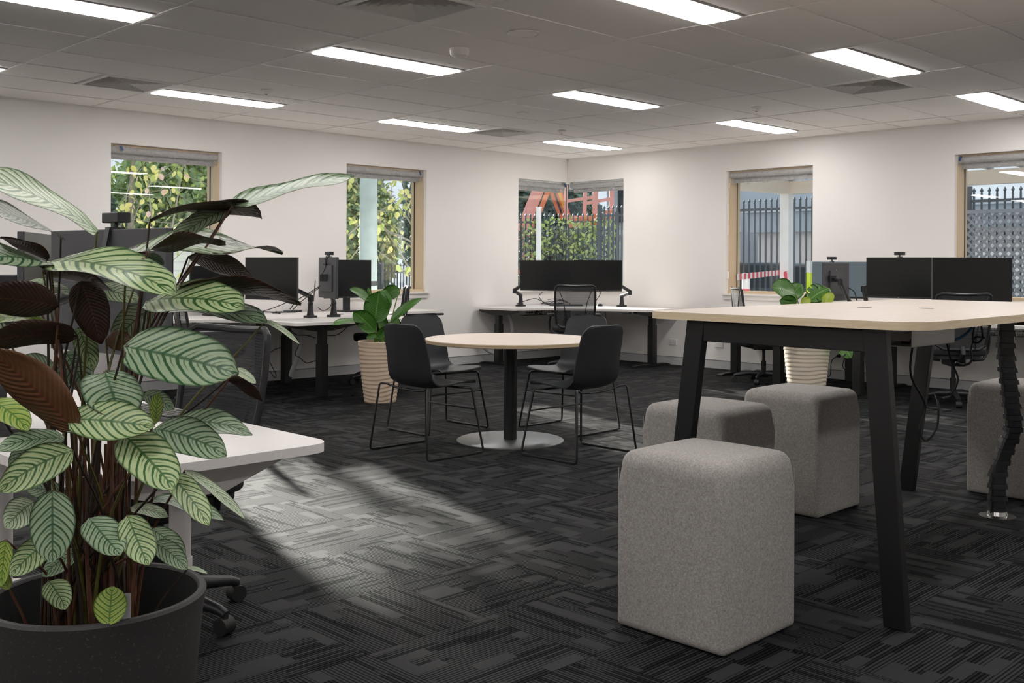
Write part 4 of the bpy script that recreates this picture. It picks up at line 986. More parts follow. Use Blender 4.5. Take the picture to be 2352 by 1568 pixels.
# ------------------------------------------------------------------ office chairs
def office_chair(label):
    t = thing('office_chair', label, 'office chair', group='black mesh office chairs')      # faces +y
    MB().prism(rpoly([(-0.24, -0.22), (0.24, -0.22), (0.25, 0.25), (-0.25, 0.25)], 0.11, 8), 0.445, 0.505).build('seat', 'black_fabric', t, True, bevel=0.02, seg=3)
    MB().prism(rpoly([(-0.20, -0.20), (0.20, -0.20), (0.20, 0.20), (-0.20, 0.20)], 0.08), 0.415, 0.446).build('seat_pan', 'black_plastic', t, True)
    MB().box(-0.075, 0.075, -0.12, 0.10, 0.345, 0.416).build('mechanism', 'black_plastic', t, bevel=0.012)
    MB().lathe([(0.026, 0.09), (0.026, 0.23), (0.018, 0.231), (0.018, 0.35)], 20).build('gas_column', 'black_metal', t, True)
    MB().lathe([(0.045, 0.055), (0.05, 0.07), (0.045, 0.115), (0.03, 0.125)], 20).build('hub', 'black_plastic', t, True)
    for k in range(5):
        a = 2*PI*k/5-0.4636; d = Vector((math.cos(a), math.sin(a), 0)); s = Vector((-d.y, d.x, 0))
        lg = MB().tube([d*0.03+UP*0.095, d*0.15+UP*0.098, d*0.28+UP*0.078, d*0.305+UP*0.066], [0.030, 0.025, 0.018, 0.016], 10).build('base_leg', 'black_plastic', t, True)
        MB().cyl(d*0.305+UP*0.07, d*0.305+UP*0.045, 0.010, n=10).build('caster_stem', 'black_plastic', lg)
        MB().cyl(d*0.30+s*0.024+UP*0.030, d*0.30-s*0.024+UP*0.030, 0.0295, n=20).build('caster_wheel', 'black_rubber', lg, True)
    def back(x, z):                       # plan offset of the back surface
        s = (z-0.50)/0.50
        return -0.235-0.10*s-0.03*math.sin(s*PI)*0.6+0.05*(x/0.23)**2
    hw = lambda z: 0.205+0.028*math.sin((z-0.5)/0.5*PI*0.75)
    loop = [(s_*hw(z), back(s_*hw(z), z), z) for s_, z in [(-1, 0.54), (-1, 0.62), (-1, 0.72), (-1, 0.84), (-1, 0.94), (-1, 0.975)]]
    loop += [(-0.19, back(0.19, 0.995), 0.995), (-0.1, back(0.1, 0.990), 0.990), (0, back(0, 0.987), 0.987), (0.1, back(0.1, 0.990), 0.990), (0.19, back(0.19, 0.995), 0.995)]
    loop += [(s_*hw(z), back(s_*hw(z), z), z) for s_, z in [(1, 0.975), (1, 0.94), (1, 0.84), (1, 0.72), (1, 0.62), (1, 0.54)]]
    loop += [(0.15, back(0.15, 0.505), 0.505), (0, back(0, 0.50), 0.50), (-0.15, back(0.15, 0.505), 0.505), (-hw(0.54), back(hw(0.54), 0.54), 0.54)]
    MB().tube(loop, 0.013, 8, caps=False).build('back_frame', 'black_plastic', t, True)
    V = []; n = 8; m = 10
    for i in range(m+1):
        z = 0.51+0.475*i/m
        for j in range(n+1):
            x = (-1+2*j/n)*(hw(z)-0.004)*(0.92 if i in (0, m) else 1); V.append((x, back(x, z), z))
    MB().add(V, [(i*(n+1)+j, i*(n+1)+j+1, (i+1)*(n+1)+j+1, (i+1)*(n+1)+j) for i in range(m) for j in range(n)]).build('back_mesh', 'chair_mesh', t, True)
    for s_ in (-1, 1):
        MB().tube([(s_*0.20, back(0.2, 0.975)-0.006, 0.97), (s_*0.135, back(0.135, 0.80)-0.008, 0.80), (s_*0.11, back(0.11, 0.64)-0.008, 0.64), (s_*0.11, back(0.11, 0.51)-0.008, 0.51)], 0.005, 6).build('back_strap', 'black_plastic', t, True)
        MB().tube([(s_*0.14, -0.10, 0.40), (s_*0.24, -0.06, 0.41), (s_*0.285, -0.03, 0.47), (s_*0.29, -0.05, 0.56), (s_*0.275, -0.09, 0.635)], 0.014, 10).build('arm_support', 'black_plastic', t, True)
        MB().prism(rpoly([(s_*0.275-0.04, -0.16), (s_*0.275+0.04, -0.16), (s_*0.275+0.04, 0.09), (s_*0.275-0.04, 0.09)], 0.035, 6), 0.630, 0.654).build('arm_pad', 'black_rubber', t, True)
    MB().tube([(0, -0.10, 0.38), (0, -0.22, 0.40), (0, -0.27, 0.47), (0, back(0, 0.52)-0.01, 0.53)], [0.03, 0.028, 0.024, 0.02], 10).build('back_spine', 'black_plastic', t, True)
    return t
oc = office_chair('mesh office chair tucked into the white foreground desk, behind the striped plant')
oc.location = (1.655, 3.40, 0); oc.rotation_euler = (0, 0, PI/2+0.15)
dup(oc, tuple(at(1318, 700, 12.25).to_2d())+(0,), YAW-PI/2, 'mesh office chair in front of the twin corner monitors')
dup(oc, (6.58, 8.62, 0), 0.95, 'office chair half hidden behind the sand-coloured pot and its lily')
dup(oc, (4.50, 8.25, 0), -PI/2-0.3, 'office chair at the left pod, hidden behind the striped plant but for a caster')
dup(oc, (9.60, 5.92, 0), -PI/2-0.78, 'office chair in side view by the window with the chain, left of the cream pot')
dup(oc, tuple(at(2190, 700, 9.32).to_2d())+(0,), YAW-PI/2-0.1, 'mesh office chair in front of the largest dark monitor at the right')
# ------------------------------------------------------------------ plants
def leaf(parent, B, T, wpx, under=False, mat='calathea_a', back='leaf_maroon', arch=0.06, ratio=0.50, twist=0.0, cup=0.10, wave=0.035, shape=0.52, lobes=0, seed=0):
    """a two-sided leaf from base B to tip T whose blade shows about wpx wide (metres) to the camera"""
    B = Vector(B); T = Vector(T); d = (T-B); L = d.length; d.normalize()
    mid = (B+T)/2; v = (CAM-mid).normalized()
    s0 = d.cross(v).normalized(); n0 = s0.cross(d)
    if n0.dot(v) < 0: n0 = -n0
    true = max(ratio*L, wpx); phi = math.acos(min(1, wpx/true))
    z1 = (n0*math.cos(phi)-s0*math.sin(phi)).z; z2 = (n0*math.cos(phi)+s0*math.sin(phi)).z      # turn the upper side to the light
    if (z2 > z1) != under: phi = -phi
    R = random.Random(seed*13+7); nu, nv = (40, 8) if lobes else (13, 8)
    top = []; UV = []
    for i in range(nu+1):
        u = i/nu; ph = phi+twist*(u-0.3)
        s = s0*math.cos(ph)+n0*math.sin(ph); nn = n0*math.cos(ph)-s0*math.sin(ph)
        if under: nn = -nn
        c = B.lerp(T, u)+UP*(arch*L*4*u*(1-u))
        w = true/2*max(0.0, math.sin(PI*min(1, u**0.86)))**shape
        if u > 0.90: w *= 1-0.35*((u-0.90)/0.10)
        w = max(w, 0.0015)
        for j in range(nv+1):
            a = -1+2*j/nv; ww = w
            if lobes and abs(a) > 0.45:
                k = (u*lobes) % 1.0
                if k < 0.25 and 0.12 < u < 0.9: ww = w*0.45/abs(a)
            off = nn*(cup*true*0.5*abs(a)**1.6*(w/(true/2))) + nn*(math.sin(u*9+a*2+seed)*wave*true*abs(a))
            top.append(c+s*(a*ww)+off); UV.append((u, (a+1)/2))
    # thin body: blade top and underside share the rim
    k = len(top); th = 0.0006
    def nrm(i):
        return None
    V = list(top); Fs = []; mats = []
    n1 = nv+1
    def fn(i, j): return i*n1+j
    # per-vertex normals from grid
    N = []
    for i in range(nu+1):
        for j in range(nv+1):
            du = top[fn(min(i+1, nu), j)]-top[fn(max(i-1, 0), j)]; dv = top[fn(i, min(j+1, nv))]-top[fn(i, max(j-1, 0))]
            q = du.cross(dv); N.append(q.normalized() if q.length > 1e-9 else v)
    want = (-n0 if under else n0)
    flip = N[fn(nu//2, nv//2)].dot(want) < 0
    V += [p-(n if not flip else -n)*th for p, n in zip(top, N)]
    for i in range(nu):
        for j in range(nv):
            q = (fn(i, j), fn(i+1, j), fn(i+1, j+1), fn(i, j+1))
            if flip: q = tuple(reversed(q))
            Fs.append(q); mats.append(0); Fs.append(tuple(k+x for x in reversed(q))); mats.append(1)
    rim = [fn(0, j) for j in range(n1)]+[fn(i, nv) for i in range(1, nu+1)]+[fn(nu, j) for j in range(nv-1, -1, -1)]+[fn(i, 0) for i in range(nu-1, 0, -1)]
    for a, b2 in zip(rim, rim[1:]+rim[:1]): Fs.append((a, b2, k+b2, k+a)); mats.append(1)
    me = bpy.data.meshes.new('leaf'); inv = WM(parent).inverted()
    me.from_pydata([tuple(inv @ p) for p in V], [], Fs)
    me.materials.append(MATS[mat]); me.materials.append(MATS[back])
    uvl = me.uv_layers.new(name='UVMap'); UV2 = UV+UV
    for p in me.polygons:
        p.material_index = mats[p.index]; p.use_smooth = True
        for li in p.loop_indices: uvl.data[li].uv = UV2[me.loops[li].vertex_index]
    return link('leaf', me, parent)
def stalk(parent, a, b2, c, r0, r1, mat, name='stem'):
    return MB().tube(bez([a, b2, c], 6), [r0+(r1-r0)*i/12 for i in range(13)], 6).build(name, mat, parent, True, world=True)

# striped foreground plant ---------------------------------------------------
PT = 2.085; pc0 = at(222, 1365, PT); PX, PY = pc0.x, pc0.y; RIM = 0.572; PR = 0.212
cal = thing('potted_calathea', 'large striped-leaf plant in a dark stone pot in the left foreground', 'potted plant', (PX, PY, 0))
MB().lathe([(0.150, 0.0), (0.158, 0.02), (0.205, RIM-0.05), (PR, RIM-0.006), (PR-0.004, RIM), (PR-0.014, RIM), (PR-0.018, RIM-0.006)], 72, caps=False).build('pot', 'pot_dark', cal, True)
MB().lathe([(PR-0.017, RIM-0.004), (PR-0.030, RIM-0.19)], 72, caps=False).build('dark_inner_wall', 'pot_inside_shade', cal, True)  # inner wall coloured darker than the pot to stand for shade
MB().lathe([(PR-0.031, RIM-0.185), (PR-0.032, RIM-0.184)], 40).build('soil', 'soil', cal)
# leaves: base px, tip px, shown width px, depth base, depth tip, under?, material, options
LV = [
 ((223,532),(-62,402),56,2.05,1.85,0,'calathea_c',{}), ((140,546),(-58,482),32,2.05,1.85,0,'calathea_c',{}),
 ((532,474),(812,404),34,2.15,2.3,0,'calathea_b',{'arch':0.02}), ((344,508),(600,500),27,2.05,2.25,1,'calathea_b',{'arch':0.09}),
 ((526,480),(398,556),46,2.2,2.1,0,'calathea_c',{}), ((290,588),(650,580),46,2.05,2.3,0,'calathea_c',{'wave':0.06}),
 ((338,576),(518,557),32,2.0,2.05,1,'calathea_b',{'wave':0.08}), ((108,602),(404,674),82,2.0,1.9,0,'calathea_a',{'arch':0.07}),
 ((116,606),(-85,604),50,2.0,1.8,0,'calathea_b',{}), ((108,597),(0,545),26,2.05,1.95,1,'calathea_b',{}),
 ((98,625),(262,668),40,2.1,2.05,1,'calathea_b',{}), ((432,590),(585,645),44,2.2,2.25,1,'calathea_b',{}),
 ((415,656),(692,698),38,2.1,2.2,1,'calathea_b',{'arch':0.05}), ((338,692),(562,706),78,2.1,2.0,0,'calathea_a',{'arch':0.05}),
 ((360,708),(613,740),48,2.2,2.15,0,'calathea_b',{}), ((610,737),(688,790),13,2.2,2.25,0,'calathea_c',{'ratio':0.2}),
 ((135,705),(-70,690),82,1.95,1.85,1,'calathea_b',{}), ((185,646),(232,790),82,2.0,2.05,1,'calathea_b',{}),
 ((105,738),(-60,738),30,2.0,1.9,0,'calathea_d',{}), ((178,772),(-50,792),60,2.0,1.9,1,'calathea_b',{}),
 ((178,992),(-30,800),98,1.85,1.8,1,'calathea_b',{'arch':0.03,'back':'leaf_rust'}),
 ((284,796),(548,858),132,1.92,1.88,0,'calathea_b',{'arch':0.02,'ratio':0.52}), ((240,853),(278,968),128,1.95,1.86,0,'calathea_b',{'ratio':0.8,'arch':0.03}),
 ((155,962),(356,980),92,1.85,1.84,0,'calathea_a',{'arch':0.02,'ratio':0.5}), ((388,978),(580,998),56,2.02,2.05,0,'calathea_b',{'arch':0.10}),
 ((352,985),(521,1046),86,1.95,1.93,0,'calathea_b',{'ratio':0.5}), ((284,998),(402,1122),108,1.88,1.82,0,'calathea_a',{'ratio':0.6,'arch':0.02}),
 ((388,1088),(479,1207),62,1.92,1.88,0,'calathea_a',{}), ((425,1080),(562,1192),24,2.0,2.0,0,'calathea_c',{'ratio':0.25}),
 ((168,1034),(-4,1128),86,1.86,1.80,0,'calathea_a',{'ratio':0.48}), ((120,1124),(121,1292),98,1.82,1.80,0,'calathea_b',{'ratio':0.58,'arch':0.0}),
 ((78,1152),(12,1212),70,1.86,1.82,0,'calathea_c',{'ratio':0.75}), ((116,1240),(24,1322),66,1.88,1.84,0,'calathea_a',{'ratio':0.55}),
 ((204,1190),(277,1274),78,1.86,1.82,0,'calathea_b',{'ratio':0.70,'arch':0.0}), ((292,1184),(340,1298),76,1.88,1.84,0,'calathea_a',{'ratio':0.62,'arch':0.0}),
 ((348,1216),(426,1278),46,1.95,1.95,0,'calathea_b',{}), ((354,1246),(431,1307),48,1.93,1.93,0,'calathea_b',{}),
 ((250,1436),(258,1346),72,1.90,1.92,0,'calathea_d',{'ratio':0.8}), ((112,1334),(152,1398),60,1.95,1.93,0,'calathea_a',{'ratio':0.8}),
 ((178,1268),(96,1322),48,2.0,2.0,0,'calathea_b',{}), ((300,1166),(386,1187),30,2.0,2.0,0,'calathea_c',{}),
 ((352,1144),(516,1198),34,2.05,2.05,0,'calathea_b',{}), ((14,1240),(2,1345),40,1.9,1.9,0,'calathea_d',{}),
 ((-22,920),(66,988),64,1.95,1.9,0,'calathea_d',{}), ((148,1006),(-12,1032),46,1.93,1.88,0,'calathea_b',{}),
 ((126,852),(42,824),44,2.05,2.05,0,'calathea_b',{}), ((150,808),(196,896),84,2.15,2.12,0,'calathea_b',{'ratio':0.7}),
 ((180,752),(214,852),50,2.12,2.1,0,'calathea_a',{}), ((346,708),(258,792),74,2.15,2.12,0,'calathea_c',{'ratio':0.6}),
 ((215,662),(322,694),46,2.15,2.15,0,'calathea_c',{}), ((330,588),(378,606),26,2.15,2.15,0,'calathea_b',{}),
 ((160,886),(98,868),38,2.05,2.02,0,'calathea_b',{}), ((540,850),(588,879),22,2.05,2.08,0,'calathea_c',{}),
 ((525,868),(602,920),26,2.08,2.1,1,'calathea_b',{}), ((356,972),(364,902),30,2.05,2.05,0,'calathea_d',{}),
 ((244,778),(306,794),48,2.1,2.08,1,'calathea_b',{'back':'leaf_rust'}), ((22,1352),(-8,1312),30,1.92,1.92,0,'calathea_d',{}),
 ((432,1304),(476,1316),10,2.05,2.07,0,'calathea_c',{'ratio':0.3}), ((60,648),(165,676),26,2.1,2.1,0,'calathea_c',{}),
 ((0,735),(-60,860),70,2.1,2.05,0,'calathea_b',{}), ((95,1010),(20,1075),50,2.0,1.95,0,'calathea_b',{}),
 ((150,1140),(60,1120),46,2.05,2.05,0,'calathea_b',{}), ((330,905),(400,940),40,2.1,2.1,0,'calathea_b',{}),
]
R = random.Random(3)
for k, (bp, tp, wpx, tb_, tt, un, mt, op) in enumerate(LV):
    B = at(bp[0], bp[1], tb_); T = at(tp[0], tp[1], tt)
    wm = wpx*((tb_+tt)/2)/F_PX
    leaf(cal, B, T, wm, bool(un), mt, seed=k, **op)
    # petiole
    an = R.uniform(0, 2*PI); rr = 0.10*math.sqrt(R.random())
    S = Vector((PX-0.02+rr*math.cos(an)*0.9, PY+rr*math.sin(an)*0.9, RIM-0.19))
    if bp[1] > 1300: S = Vector((B.x, B.y, RIM-0.19)).lerp(S, 0.35)
    M_ = S.lerp(B, 0.55); M_.z = S.z+(B.z-S.z)*0.62
    M_ = M_+Vector((S.x-M_.x, S.y-M_.y, 0))*0.45
    stalk(cal, S, M_, B, 0.0042 if bp[1] > 900 else 0.0036, 0.0020, 'stem_olive' if (k % 5 == 0) else ('stem_dark' if k % 2 else 'stem_brown'))
for k in range(34):                       # sheaths crowding the middle of the clump
    u = R.gauss(245, 52); t_ = PT+R.uniform(-0.12, 0.10)
    S = at(min(max(u, 130), 350), 1430+R.uniform(-40, 10), t_); S.z = RIM-0.19
    S = Vector((PX, PY, S.z))+Vector((S.x-PX, S.y-PY, 0))*0.75
    E_ = S+Vector((R.gauss(0, 0.022), R.gauss(0, 0.022), R.uniform(0.28, 0.56)))
    stalk(cal, S, S.lerp(E_, 0.5)+Vector((R.gauss(0, 0.008), R.gauss(0, 0.008), 0)), E_, R.uniform(0.0055, 0.0085), 0.003, 'stem_brown' if k % 3 else 'stem_dark', 'leaf_sheath')
MB().obox(at(285, 1400, 1.93), RT, UP, FW, 0.012, 0.03, 0.0006).build('plant_label', 'tag_white', cal, world=True)

# ribbed pots with lily and monstera ----------------------------------------
def ribbed_pot(t, mat, h=0.54, rb=0.135, rtop=0.198):
    n = 64; rows = 88; V = []; Fs = []
    for i in range(rows+1):
        z = h*i/rows; r0 = rb+(rtop-rb)*(i/rows)**0.85
        for j in range(n):
            a = 2*PI*j/n; zz = z+0.010*math.sin(2*a+z*9)+0.006*math.sin(3*a+1.3+z*5)
            k = (zz/h*15.5) % 1.0
            rr = r0+0.0075*(1-k)**1.0*(k > 0.08)+0.0075*(k/0.08 if k <= 0.08 else 0) if 0.02 < i/rows < 0.95 else r0+0.004
            V.append((rr*math.cos(a), rr*math.sin(a), z))
    for i in range(rows):
        for j in range(n): Fs.append((i*n+j, i*n+(j+1)%n, (i+1)*n+(j+1)%n, (i+1)*n+j))
    Fs.append(tuple(range(n-1, -1, -1)))
    me = MB().add(V, Fs).build('pot', mat, t); 
    for p in me.data.polygons: p.use_smooth = True
    MB().lathe([(rtop+0.004, h), (rtop+0.001, h+0.004), (rtop-0.012, h+0.004), (rtop-0.016, h-0.03)], 64, caps=False).build('rim', mat, t, True)
    MB().lathe([(rtop-0.016, h-0.030), (rtop-0.018, h-0.026)], 40).build('soil', 'soil', t)
lily = thing('potted_lily', 'broad-leaved green plant in a sand-coloured ribbed pot left of the round table', 'potted plant', (5.70, 7.43, 0))
ribbed_pot(lily, 'pot_sand')
LT = lambda u, v, t=9.28: at(u, v, t)
for k, (bp, tp, wpx, tb_, tt, op) in enumerate([
  ((861,742),(871,669),60,9.22,9.20,{'ratio':0.8}), ((868,668),(893,713),40,9.34,9.24,{'ratio':0.7}), ((918,662),(872,690),34,9.38,9.36,{'ratio':0.6}), ((853,692),(803,664),20,9.24,9.1,{}), ((861,762),(811,716),42,9.2,9.1,{'ratio':0.6}),
  ((838,741),(764,746),12,9.18,9.0,{'arch':0.06}), ((897,738),(968,685),20,9.3,9.45,{'ratio':0.24}), ((884,760),(878,722),20,9.3,9.3,{}), ((900,770),(915,730),20,9.28,9.3,{}),
  ((846,660),(851,682),9,9.3,9.3,{'ratio':0.3}), ((868,778),(895,750),22,9.15,9.12,{}), ((890,776),(880,752),24,9.2,9.1,{}), ((842,776),(866,770),14,9.12,9.1,{})]):
    B = at(bp[0], bp[1], tb_); T = at(tp[0], tp[1], tt); leaf(lily, B, T, wpx*9.25/F_PX, False, 'lily_leaf', 'lily_leaf', seed=k, cup=0.18, **op)
    S = Vector((5.70+R.uniform(-0.05, 0.05), 7.43+R.uniform(-0.05, 0.05), 0.515)); stalk(lily, S, S.lerp(B, 0.5)+UP*0.03, B, 0.007, 0.004, 'stem_green')
mon = thing('potted_monstera', 'split-leaf plant in a cream ribbed pot under the high table', 'potted plant', (8.31, 4.69, 0))
ribbed_pot(mon, 'pot_cream')
for k, (bp, tp, wpx, tb_, tt, mt, op) in enumerate([
  ((1828,676),(1772,660),44,9.1,9.05,'monstera_leaf',{'ratio':0.9}), ((1812,690),(1842,652),40,9.2,9.2,'monstera_leaf',{'ratio':0.9}), ((1858,690),(1905,662),46,9.1,9.15,'monstera_leaf',{'ratio':0.9,'lobes':5}), ((1900,695),(1866,668),36,9.3,9.3,'monstera_leaf',{'lobes':5}),
  ((1893,700),(1912,672),26,9.0,9.0,'monstera_lime',{'ratio':0.8}), ((1842,702),(1860,684),22,9.0,9.0,'monstera_lime',{}), ((1830,702),(1790,690),34,9.05,9.0,'monstera_leaf',{}), ((1870,705),(1850,675),36,9.25,9.2,'monstera_leaf',{}),
  ((1815,768),(1752,772),40,9.0,8.95,'monstera_leaf',{'lobes':5}), ((1838,772),(1798,786),26,8.95,8.9,'monstera_leaf',{}), ((1908,760),(1955,822),46,9.0,9.0,'monstera_leaf',{'lobes':5,'ratio':0.7}), ((1905,770),(1922,800),22,8.95,8.95,'monstera_leaf',{'lobes':4}), ((1846,782),(1862,770),16,9.0,9.0,'monstera_lime',{})]):
    B = at(bp[0], bp[1], tb_); T = at(tp[0], tp[1], tt); leaf(mon, B, T, wpx*9.1/F_PX, False, mt, mt, seed=k+40, cup=0.15, **op)
    S = Vector((8.31+R.uniform(-0.05, 0.05), 4.69+R.uniform(-0.05, 0.05), 0.515)); stalk(mon, S, S.lerp(B, 0.5)+UP*0.05, B, 0.008, 0.004, 'stem_green')

# ------------------------------------------------------------------ cables and small things
def cable(label, pts, r=0.004, mat='cable_black', name='cable', group=None, n=8):
    c = MB().tube(bez(pts, n), r, 6).build(name, mat, None, True)
    return tag(c, label, 'cable', group)
# loop hanging below the high table
cable('black cord hanging in a loop below the white tray of the high table', [(4.30, 1.93, 0.915), at(2092, 860, 4.45), at(2125, 930, 4.55), at(2112, 985, 4.55), at(2128, 1012, 4.55), at(2152, 980, 4.55), at(2155, 930, 4.55), at(2148, 905, 4.6)], 0.005)
cable('grey cord looping behind the mesh chair below the high table', [at(2175, 790, 5.1), at(2185, 830, 5.15), at(2200, 870, 5.15), at(2185, 905, 5.15), at(2165, 915, 5.1)], 0.005)
cable('black cord loop beside the top of the cable spine', [at(2238, 748, 5.0), at(2234, 780, 5.05), at(2245, 787, 5.05), at(2256, 775, 5.05), at(2254, 748, 5.0)], 0.005)
cable('grey cord curling below the high table near the cable spine', [at(2262, 775, 5.15), at(2240, 775, 5.2), at(2230, 800, 5.2), at(2230, 830, 5.2), at(2212, 838, 5.2), at(2195, 832, 5.2)], 0.006, 'black_plastic')
cable('blue cable leaving the white tray below the high table', [(4.50, 1.92, 0.93), (4.62, 1.88, 0.91), (4.76, 1.87, 0.95), (4.84, 1.88, 1.012)], 0.0065, 'cable_blue')
cable('thick white cable poking out of the tray below the high table', [(4.35, 1.98, 0.912), (4.15, 1.95, 0.918), (4.02, 1.93, 0.925), (3.98, 1.97, 0.95), (4.02, 2.03, 0.975)], 0.006, 'cable_white')
cable('second white cable poking out of the tray below the high table', [(4.35, 2.05, 0.912), (4.12, 2.03, 0.932), (3.95, 2.02, 0.945), (3.80, 2.05, 0.965)], 0.006, 'cable_white')
cable('blue cable lying low in the tray below the high table', [(4.40, 2.02, 0.912), (4.15, 2.0, 0.912), (4.0, 2.0, 0.915), (3.85, 2.06, 0.96)], 0.005, 'cable_blue')
# left pod
W = lambda u, v, t: at(u, v, t)
for k, (lab, pts) in enumerate([
  ('black cable sagging from the left pod desk to its near leg', [W(663, 752, 9.6), W(680, 768, 9.6), W(705, 770, 9.6), W(725, 776, 9.6)]),
  ('black cable running down from the left pod desk in a wavy line', [W(664, 758, 9.7), W(686, 786, 9.7), W(678, 812, 9.7), W(690, 822, 9.7), W(704, 833, 9.7), W(725, 828, 9.6)]),
  ('black cable between the near leg and the tapered arm of the left pod', [W(750, 770, 9.6), W(770, 770, 9.6), W(785, 762, 9.6), W(798, 750, 9.6)]),
  ('short black cable between the two far legs of the left pod', [W(620, 810, 10.3), W(632, 802, 10.3), W(648, 797, 10.3)]),
  ('black cable loop on the wall side of the two far legs of the left pod', [W(567, 857, 10.4), W(582, 838, 10.4), W(596, 850, 10.4), W(600, 875, 10.4)]),
  ('black cable drooping between the two far legs near the skirting', [W(620, 832, 10.4), W(634, 860, 10.4), W(630, 866, 10.4), W(620, 852, 10.4)]),
  ('black cable from the far left monitor across the left pod desk', [W(685, 680, 9.9), W(655, 696, 9.9), W(625, 708, 9.8), W(595, 718, 9.6), W(585, 729, 9.4)]),
  ('black cable with a connector between the two monitor arms', [W(734, 660, 9.75), W(712, 676, 9.75), W(690, 694, 9.7), W(668, 716, 9.7)]),
  ('second black cable between the two monitor arms', [W(737, 655, 9.8), W(706, 675, 9.8), W(682, 690, 9.8), W(666, 710, 9.8)]),
  ('black cable hanging from the webcam at the left pod', [W(758, 583, 9.65), W(749, 590, 9.6), W(747, 615, 9.6), W(738, 632, 9.6)]),
  ('black cable down the back of the monitor with the webcam', [W(724, 645, 9.6), W(722, 670, 9.7), W(720, 692, 9.8)]),
  ('black cable under the monitor seen from behind', [W(765, 687, 9.6), W(757, 706, 9.7), W(742, 713, 9.8), W(730, 706, 9.8)]),
  ('thin black cable lying by the right monitor arm base at the left pod', [W(765, 724, 9.95), W(776, 722, 9.95), W(788, 721, 9.9)])]):
    cable(lab, pts, 0.0042 if k != 8 else 0.005)
R = random.Random(11)
for k, (u0, v0, lab) in enumerate([(668, 714, 'tangle of black cables on the left pod desk beside the arm bases'), (640, 720, 'thin black cables lying loose on the left pod desk')]):
    c = onz(u0, v0, ZL); pts = [(c.x+R.gauss(0, 0.09), c.y+R.gauss(0, 0.10), ZL+0.006+abs(R.gauss(0, 0.022 if k == 0 else 0.006))) for _ in range(16)]
    cable(lab, pts, 0.0042)
c = onz(672, 717, ZL); t = thing('docking_station', 'small dark docking box among the cables on the left pod desk', 'dock', (c.x, c.y, ZL), 0.4)
MB().box(-0.10, 0.10, -0.05, 0.05, 0.0005, 0.022).build('case', 'dark_grey', t, bevel=0.004); MB().box(-0.09, 0.09, -0.052, -0.0505, 0.006, 0.016).build('port_strip', 'black_plastic', t)
# pale cable sleeves
def sleeve(label, pts, r):
    o = MB().tube(bez(pts, 8), r, 8).build('cable_sleeve', 'sleeve', None, True); tag(o, label, 'cable sleeve'); return o
sleeve('grey fabric cable sleeve hanging behind the near leg of the left pod', [W(692, 755, 9.9), W(690, 790, 9.95), W(683, 820, 10.0), W(672, 848, 10.05), W(668, 862, 10.1)], 0.022)
sleeve('grey fabric cable sleeve hanging below the corner desk', [(9.10, 9.25, 0.65), (9.13, 9.22, 0.45), (9.14, 9.25, 0.25), (9.05, 9.32, 0.12), (8.95, 9.40, 0.13), (8.80, 9.44, 0.22), (8.72, 9.49, 0.28)], 0.021)
sleeve('grey fabric cable sleeve by the wall behind the right mesh chair', [W(2142, 832, 10.9), W(2150, 860, 10.9), W(2148, 880, 10.9), W(2115, 889, 10.9)], 0.026)
# corner desk cables
for lab, pts, r in [('black cable arching over the corner desk from the left monitor arm', [W(1187, 698, 12.9), W(1215, 688, 12.8), W(1232, 686, 12.8), W(1250, 694, 12.7), W(1262, 698, 12.7)], 0.005),
  ('black cable dropping from the left twin monitor', [W(1246, 670, 12.7), W(1238, 680, 12.7), W(1246, 692, 12.7), W(1252, 698, 12.7)], 0.0045),
  ('black cable dropping from the right twin monitor beside the mesh chair', [W(1381, 669, 12.7), W(1376, 680, 12.7), W(1369, 690, 12.7)], 0.0045),
  ('black cable hanging below the corner desk right of the mesh chair', [W(1390, 716, 12.5), W(1392, 735, 12.5), W(1385, 748, 12.5), W(1378, 758, 12.5)], 0.006),
  ('black cable with a plug hanging near the skirting behind the round table', [W(1080, 795, 13.1), W(1086, 806, 13.1), W(1100, 808, 13.1), W(1112, 798, 13.1)], 0.006)]:
    cable(lab, pts, r)
c = onz(1265, 700, ZD); cable('tangle of black cables on the corner desk left of the mesh chair', [(c.x+R.gauss(0, 0.14), c.y+R.gauss(0, 0.14), ZD+0.006+abs(R.gauss(0, 0.03))) for _ in range(14)], 0.0045)
cable('tangle of black cables in the wire tray below the corner desk', [(9.2+0.04*i+R.gauss(0, 0.03), 9.06+R.gauss(0, 0.025), ZD-0.085+R.uniform(0, 0.04)) for i in range(16)], 0.006)
ms = thing('mouse', 'black and white mouse on the corner desk right of the mesh chair', 'mouse', tuple(onz(1378, 703, ZD)))
MB().lathe([(0.034, 0.0005), (0.036, 0.010), (0.030, 0.024), (0.016, 0.032), (0, 0.034)], 20).build('shell', 'black_plastic', ms, True)
MB().lathe([(0.020, 0.0305), (0.012, 0.0345), (0, 0.0352)], 16).build('button', 'grey_metal', ms, True)
def keyboard(x, y, z, rz, label):
    t = thing('keyboard', label, 'keyboard', (x, y, z), rz)
    MB().box(-0.215, 0.215, -0.065, 0.065, 0.0005, 0.014).build('case', 'dark_grey', t, bevel=0.003)
    me = None
    for r_ in range(5):
        for c_ in range(15):
            if me is None:
                o = MB().box(-0.0115, 0.0115, -0.010, 0.010, 0, 0.005).build('key', 'black_plastic', t); me = o.data
            else: o = link('key', me, t)
            o.location = (-0.196+0.028*c_, -0.048+0.024*r_, 0.0142)
    return t
keyboard(1.60, 3.36, 0.72, PI/2+0.1, 'black keyboard at the back edge of the white foreground desk')
c = onz(1300, 702, ZD); keyboard(c.x, c.y, ZD, YAW-PI/2, 'black keyboard on the corner desk behind the mesh chair')
